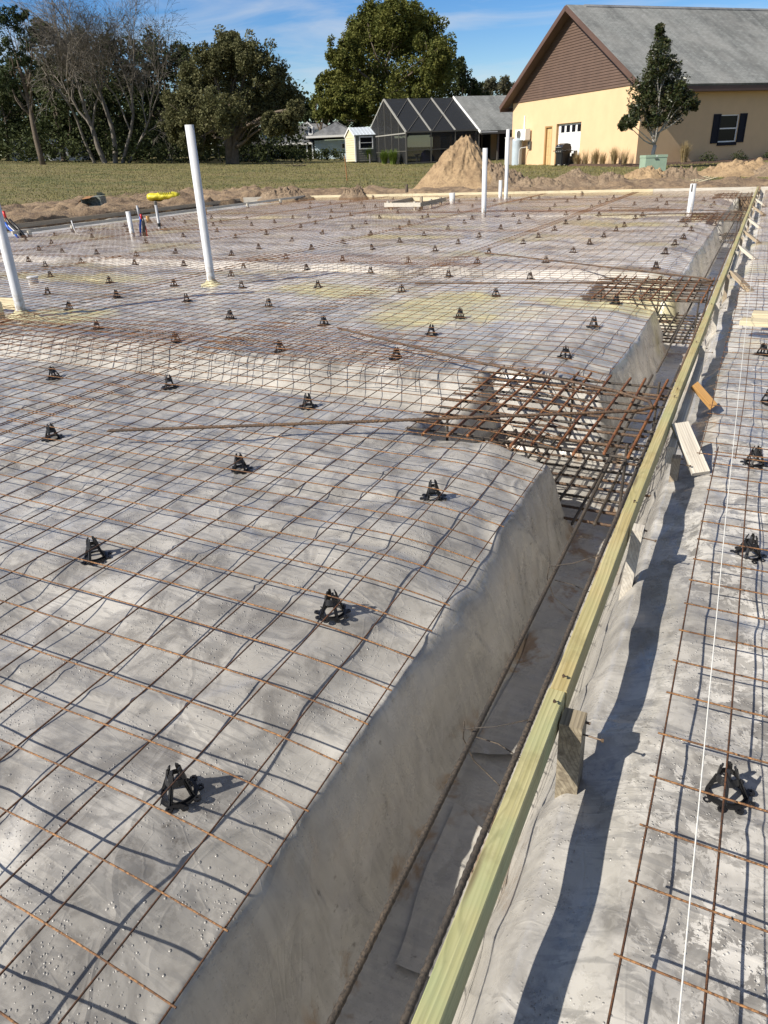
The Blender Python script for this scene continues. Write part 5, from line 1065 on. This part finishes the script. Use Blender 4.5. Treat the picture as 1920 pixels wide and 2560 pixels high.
# ------------------------------------------------------------------ far pale blue house, gazebo, hedge, white building
def far_house():
    D = 94.0; k = D/1985; kv = D/2200; c = deep(760, 409, D); c.z = gz(c.x, c.y); rz = math.atan2(CR.y, CR.x); t = thing('blue_house', 'far pale blue house with grey roofs and white dormer behind the hedge', 'house', c, rz)
    X = lambda px: (px-760)*k; Z = lambda py: (409-py)*kv
    def hip(x0, x1, y0, y1, z0, z1, ins, nm='roof', m='shingle_dark'):
        ym = (y0+y1)/2; v = [(x0,y0,z0),(x1,y0,z0),(x1,y1,z0),(x0,y1,z0),(x0+ins,ym,z1),(x1-ins,ym,z1),(x0,y0,z0-.12),(x1,y0,z0-.12),(x1,y1,z0-.12),(x0,y1,z0-.12)]
        return link_mesh(nm, v, [(0,1,5,4),(1,2,5),(2,3,4,5),(3,0,4),(6,7,1,0),(7,8,2,1),(8,9,3,2),(9,6,0,3),(9,8,7,6)], MAT[m], t)
    m = MB(); m.box(X(652), X(700), 1.0, 9, -.4, Z(372)); m.box(X(700), X(780), 3.2, 9, -.4, Z(372)); m.box(X(791), X(900), -.6, 8, -.4, Z(366)); m.box(X(738), X(800), 5.5, 10, Z(372), Z(333)); m.build('wall', MAT['blue_wall'], t)
    g = MB(); g.add([(X(655), .98, Z(372)), (X(700), .98, Z(372)), (X(661), .98, Z(340))], [(0, 1, 2)]); g.build('gable_wall', MAT['blue_wall'], t)
    hip(X(640), X(786), -.2, 9.5, Z(372), Z(322), 5.2); hip(X(773), X(905), -1.4, 8.5, Z(358), Z(318), 3.4); hip(X(728), X(822), 5.2, 12, Z(332), Z(312), 1.2)
    for a, b, y, z in ((685, 786, -.28, 374), (773, 905, -1.48, 360)): MB().box(X(a), X(b), y-.06, y, Z(z), Z(z)+.22).build('eave_board', MAT['white_paint'], t)
    d = MB(); d.box(X(775.5), X(787), .4, 3.2, Z(352), Z(331)); d.build('dormer', MAT['white_paint'], t)
    dr = MB(); dr.bar((X(766), .3, Z(330)), (X(776), .3, Z(320)), .12, .2, (0, 1, 0)); dr.bar((X(774.5), .3, Z(319.5)), (X(789), .3, Z(333)), .12, .2, (0, 1, 0)); dr.add([(X(767), .4, Z(330)), (X(775.3), .4, Z(320.5)), (X(788), .4, Z(332)), (X(767), 4, Z(330)), (X(775.3), 4, Z(320.5)), (X(788), 4, Z(332))], [(0, 1, 4, 3), (1, 2, 5, 4)]); dr.build('dormer_roof', MAT['white_paint'], t)
    MB().box(X(779), X(784), .36, .398, Z(346), Z(335)).build('window', MAT['glass'], t)
    for px in (862, 684): w = MB().box(X(px-4.5), X(px+4.5), -.72 if px > 800 else .93, -.61 if px > 800 else .99, Z(388), Z(375)).build('window', MAT['white_paint'], t); MB().box(X(px-2.8), X(px+2.8), -.75 if px > 800 else .90, -.721 if px > 800 else .929, Z(386.5), Z(376.5)).build('pane', MAT['glass'], w)
    for px in (690, 715, 748, 770, 784): MB().box(X(px)-.08, X(px)+.08, -.05, .11, -.3, Z(374)).build('porch_post', MAT['white_paint'], t)
    MB().box(X(690), X(785), 3.0, 3.19, -.2, Z(376)).build('porch_screen', MAT['frame_dark'], t)
    gp = deep(612, 406, 84); z = gz(gp.x, gp.y); e = thing('gazebo', 'small dark roofed screened gazebo under the oak', 'gazebo', (gp.x, gp.y, z), rz); W_ = 2.6
    for q in np.linspace(-W_, W_, 6): MB().box(q-.06, q+.06, -.06, .06, -.2, 1.55).build('post', MAT['frame_dark'], e); MB().box(q-.06, q+.06, 3.0, 3.12, -.2, 1.55).build('post', MAT['frame_dark'], e)
    link_mesh('roof', [(-W_-.3, -.3, 1.55), (W_+.3, -.3, 1.55), (W_+.3, 3.4, 1.55), (-W_-.3, 3.4, 1.55), (-1, 1.5, 2.6), (1, 1.5, 2.6)], [(0, 1, 5, 4), (1, 2, 5), (2, 3, 4, 5), (3, 0, 4), (3, 2, 1, 0)], MAT['frame_dark'], e); MB().box(-W_, W_, 3.15, 3.25, -.2, 1.5).build('back_wall', MAT['lumber_white'], e)
    for q, px in enumerate((690, 706, 722, 738, 756, 774, 792, 806, 822, 838, 852)):
        p = deep(px, 409, 86+.6*math.sin(q*2.3)); z = gz(p.x, p.y); hgt = (.75, 1.1, 1.3, 1.2, 1.25, 1.1, .9, 1.15, 1.2, 1.0, .95)[q]
        V, F = leaf_cloud([((rng.uniform(-.3, .3), rng.uniform(-.3, .3), hgt*rng.uniform(.2, .95)), .34, 40) for _ in range(9)], .18, .6, 200+q)
        tag(link_mesh('hedge_shrub', V, F, MAT['leaf_dark'], loc=(p.x, p.y, z)), 'dark shrub in the hedge before the blue house, %s from the left' % ordn[q], 'shrub', 'hedge shrubs before the blue house')
    bw = deep(105, 405, 88); zb_ = gz(bw.x, bw.y); o = thing('white_building', 'low long white building half hidden behind the left trees', 'building', (bw.x, bw.y, zb_), rz)
    MB().box(-3.2, 4.6, 0, 5, -.4, 1.55).build('wall', MAT['white_paint'], o); link_mesh('roof', [(-3.6, -.4, 1.55), (5, -.4, 1.55), (5, 5.4, 1.55), (-3.6, 5.4, 1.55), (-3.6, 2.5, 2.15), (5, 2.5, 2.15)], [(0, 1, 5, 4), (2, 3, 4, 5), (0, 4, 3), (1, 2, 5), (3, 2, 1, 0)], MAT['metal_white'], o)
    for q in (-1.5, 1.0, 3.2): MB().box(q, q+.9, -.03, -.002, .3, 1.2).build('window', MAT['glass'], o)
far_house()
# ------------------------------------------------------------------ soil heaps and debris beyond the slab
def heap(name, label, c, rx, ry, h, mat, seed, rz=0.0, power=1.0, lump=.22, off=(0, 0), n=130):
    a = np.linspace(0, 2*np.pi, n+1)[:-1]; rr = np.concatenate([[0], np.linspace(.03, 1.12, 64)]); R2, A2 = np.meshgrid(rr, a, indexing='ij')
    edge = 1+.30*fbm(np.cos(A2)*1.6+seed, np.sin(A2)*1.6, seed, 3); X = R2*np.cos(A2)*rx*edge; Y = R2*np.sin(A2)*ry*edge
    pk = np.clip(1-R2, 0, 1)**power; Z = h*pk*(1-.08*(R2 < .08)); X = X+off[0]*pk; Y = Y+off[1]*pk
    gx_, gy_ = c[0]+X, c[1]+Y; sc = 1.6/max(.4, min(rx, 1.6))
    Z = Z + lump*(pk > 0)*(np.clip(pk*2.6, 0, 1))*(fbm(X*2.2*sc+seed, Y*2.2*sc, seed+1, 5) + .9*np.abs(fbm(X*5*sc, Y*5*sc+seed, seed+2, 4)))
    Z = Z + grade(gx_, gy_) + .03 - .22*(R2 > 1.05)
    V = np.stack([X, Y, Z-c[2]], -1).reshape(-1, 3); nr, na = R2.shape; F = [(i*na+k, i*na+(k+1) % na, (i+1)*na+(k+1) % na, (i+1)*na+k) for i in range(nr-1) for k in range(na)]
    return tag(link_mesh(name, V, np.array(F), MAT[mat], loc=c, smooth=True), label, 'soil heap', 'heaps of soil beyond the end board')
def gp(px, D): p = deep(px*K, 400*K, D); return (p.x, p.y, gz(p.x, p.y))
heap('sand_mound', 'tall pale sand mound behind the far end board', gp(1003, 31.5), 2.0, 1.85, 1.95, 'sand', 3, power=1.12, lump=.24, off=(.05, 0), n=220)
heap('dirt_heap', 'dark clumpy dirt spill at the right foot of the tall sand mound', gp(1072, 30.6), 1.25, 1.0, .75, 'dirt', 5, power=.8, lump=.30)
heap('dirt_heap', 'small dirt heap alone left of the wooden block-out frame', gp(765, 29), .55, .5, .24, 'dirt', 7)
heap('dirt_heap', 'low brown dirt heap behind the left part of the end board', gp(608, 30), 1.2, .8, .34, 'dirt', 9, lump=.2)
heap('dirt_heap', 'low dirt ridge between the sand mound and the pointed heap', gp(1160, 28.2), 1.3, .7, .26, 'dirt', 11, lump=.18)
heap('dirt_heap', 'pointed brown dirt heap in front of the gas grill', gp(1238, 28.6), 1.3, .9, .46, 'dirt', 13, lump=.16)
heap('dirt_heap', 'low dirt ridge right of the pointed heap', gp(1310, 28.2), 1.1, .7, .28, 'dirt', 15, lump=.2)
heap('sand_mound', 'orange sandy heap in front of the green utility cabinet', gp(1392, 28.8), 1.2, .9, .46, 'sand', 17, lump=.2)
heap('dirt_heap', 'grey brown clumpy heap between the cabinet and the leaning boards', gp(1448, 28.6), 1.1, .8, .36, 'dirt', 19, lump=.24)
heap('sand_mound', 'wide sandy heap at the right behind the leaning boards', gp(1605, 29.6), 2.0, 1.4, .48, 'sand', 21, lump=.22)
heap('dirt_heap', 'brown heap at the right picture edge behind the end board', gp(1668, 28.6), 1.3, .9, .40, 'dirt', 23, lump=.22)
for k, (a, b, lab) in enumerate((((1478, 405, 26.4), (1548, 374, 31.2), 'left one'), ((1492, 404, 26.6), (1562, 375, 31.4), 'middle one'), ((1512, 401, 26.8), (1585, 373, 31.6), 'right one'))):
    A_ = deep(a[0]*K, a[1]*K, a[2]); B_ = deep(b[0]*K, b[1]*K, b[2]); A_.z = max(A_.z, .10); plank('scrap_board', 'long whitish board leaning on the sandy heap, %s of three' % lab, A_, B_, .14, .035, 'lumber_pale', 'plank', (0, 0, 1), 'boards leaning on the sandy heap')
def stick(name, label, cat, px, py0, py1, D, r, m, lean):
    b = deep(px*K, py0*K, D); z = gz(b.x, b.y); tp = deep((px+lean)*K, py1*K, D); t = MB().tube([(0, 0, -.2), ((tp.x-b.x)*.5, (tp.y-b.y)*.5, (tp.z-z)*.5), (tp.x-b.x, tp.y-b.y, tp.z-z)], [r, r, r*.8], 8); return tag(t.build(name, MAT[m], loc=(b.x, b.y, z)), label, cat)
stick('survey_stake', 'thin reddish brown survey stake standing on the lawn before the shed', 'stake', 751, 404, 336, 40, .028, 'card', -7)
stick('wood_stub', 'short dark wooden stub sticking up left of the sand mound', 'stump', 878, 412, 398, 28.5, .06, 'bark', 1)
def debris():
    p = deep(204*K, 440*K, 27.5); z = float(terrain(np.array([p.x+.2, p.x-.2, p.x]), np.array([p.y, p.y, p.y])).max())-.02; t = thing('cardboard_box', 'torn open printed cardboard box lying on the dirt at left', 'box', (p.x, p.y, z), R_(20))
    m = MB(); w, d, h = .36, .22, .30; m.box(-w, w, d-.012, d, 0, h); m.box(-w, -w+.012, -d, d-.012, 0, h*.8); m.box(w-.012, w, -d, d-.012, 0, h); m.box(-w, w, -d, d, -.012, 0); m.build('carton', MAT['card_grey'], t)
    MB().add([(-w, -d, h*.75), (-w*.1, -d, h*.85), (-w*.1, d-.02, h+.02), (-w, d-.02, h*1.0), (-w-.25, -.05, h*.35), (-w-.2, d, h*.5)], [(0, 1, 2, 3), (4, 0, 3, 5)]).build('torn_flap', MAT['card'], t)
    MB().add([(0, -d-.02, h*.95), (w+.01, -d-.02, h), (w+.01, d, h+.03), (0.05, d, h+.03), (.1, d*.4, h+.12), (w*.8, d*.5, h+.13)], [(0, 1, 2, 3), (3, 2, 5, 4)]).build('printed_flap', MAT['card_grey'], t)
    p = deep(356*K, 438*K, 31.0); z = float(terrain(np.array([p.x+.4, p.x-.4, p.x]), np.array([p.y+.2, p.y-.2, p.y])).max())-.04; t = thing('yellow_bag', 'flattened bright yellow printed plastic sack lying on the dirt', 'sack', (p.x, p.y, z), R_(27)); V = []; F = []; n = 16; ks = 14
    for i in range(ks+1):
        x = -.62+1.24*i/ks; f = 1-.25*(abs(x)/.62)**6
        for k in range(n):
            a = 2*math.pi*k/n; V.append((x+.015*math.sin(5*a+i), .26*math.cos(a)*f*(1+.06*math.sin(i*1.7+k)), .16+.15*math.sin(a)*f*(1+.10*math.sin(i*1.3)+.05*math.sin(k*2.1+i))))
    F = [(i*n+k, (i+1)*n+k, (i+1)*n+(k+1) % n, i*n+(k+1) % n)[::-1] for i in range(ks) for k in range(n)]+[tuple(range(n))[::-1], tuple(range(ks*n, ks*n+n))]; link_mesh('sack', V, F, MAT['yellow_bag'], t, smooth=True)
    pr_ = MB(); g = np.random.default_rng(4)
    for r_ in range(3):
        for c_ in range(7):
            x = -.12+c_*.075; th = R_(-62+r_*26); y = -.27*math.cos(R_(62-r_*26)); zc = .16+.165*math.sin(R_(28+r_*26)); hh = .03; pr_.add([(x, y*1.03, zc-hh), (x+.05*g.uniform(.6, 1), y*1.03, zc-hh), (x+.05*g.uniform(.6, 1), y*.93, zc+hh), (x, y*.93, zc+hh)], [(0, 1, 2, 3)])
    pr_.build('print', MAT['black_print'], t)
    p = deep(640*K, 361*K, 62); g_ = MB(); gg = np.random.default_rng(8)
    for k in range(14): q = gg.normal(0, .35, 2); g_.tube([(q[0], q[1], .02), (q[0]+gg.normal(0, .3), q[1]+gg.normal(0, .3), gg.uniform(.05, .3))], .02, 5)
    tag(g_.build('brush_pile', MAT['bark'], loc=(p.x, p.y, gz(p.x, p.y))), 'small dark pile of brush on the lawn below the oak', 'brush pile')
debris()
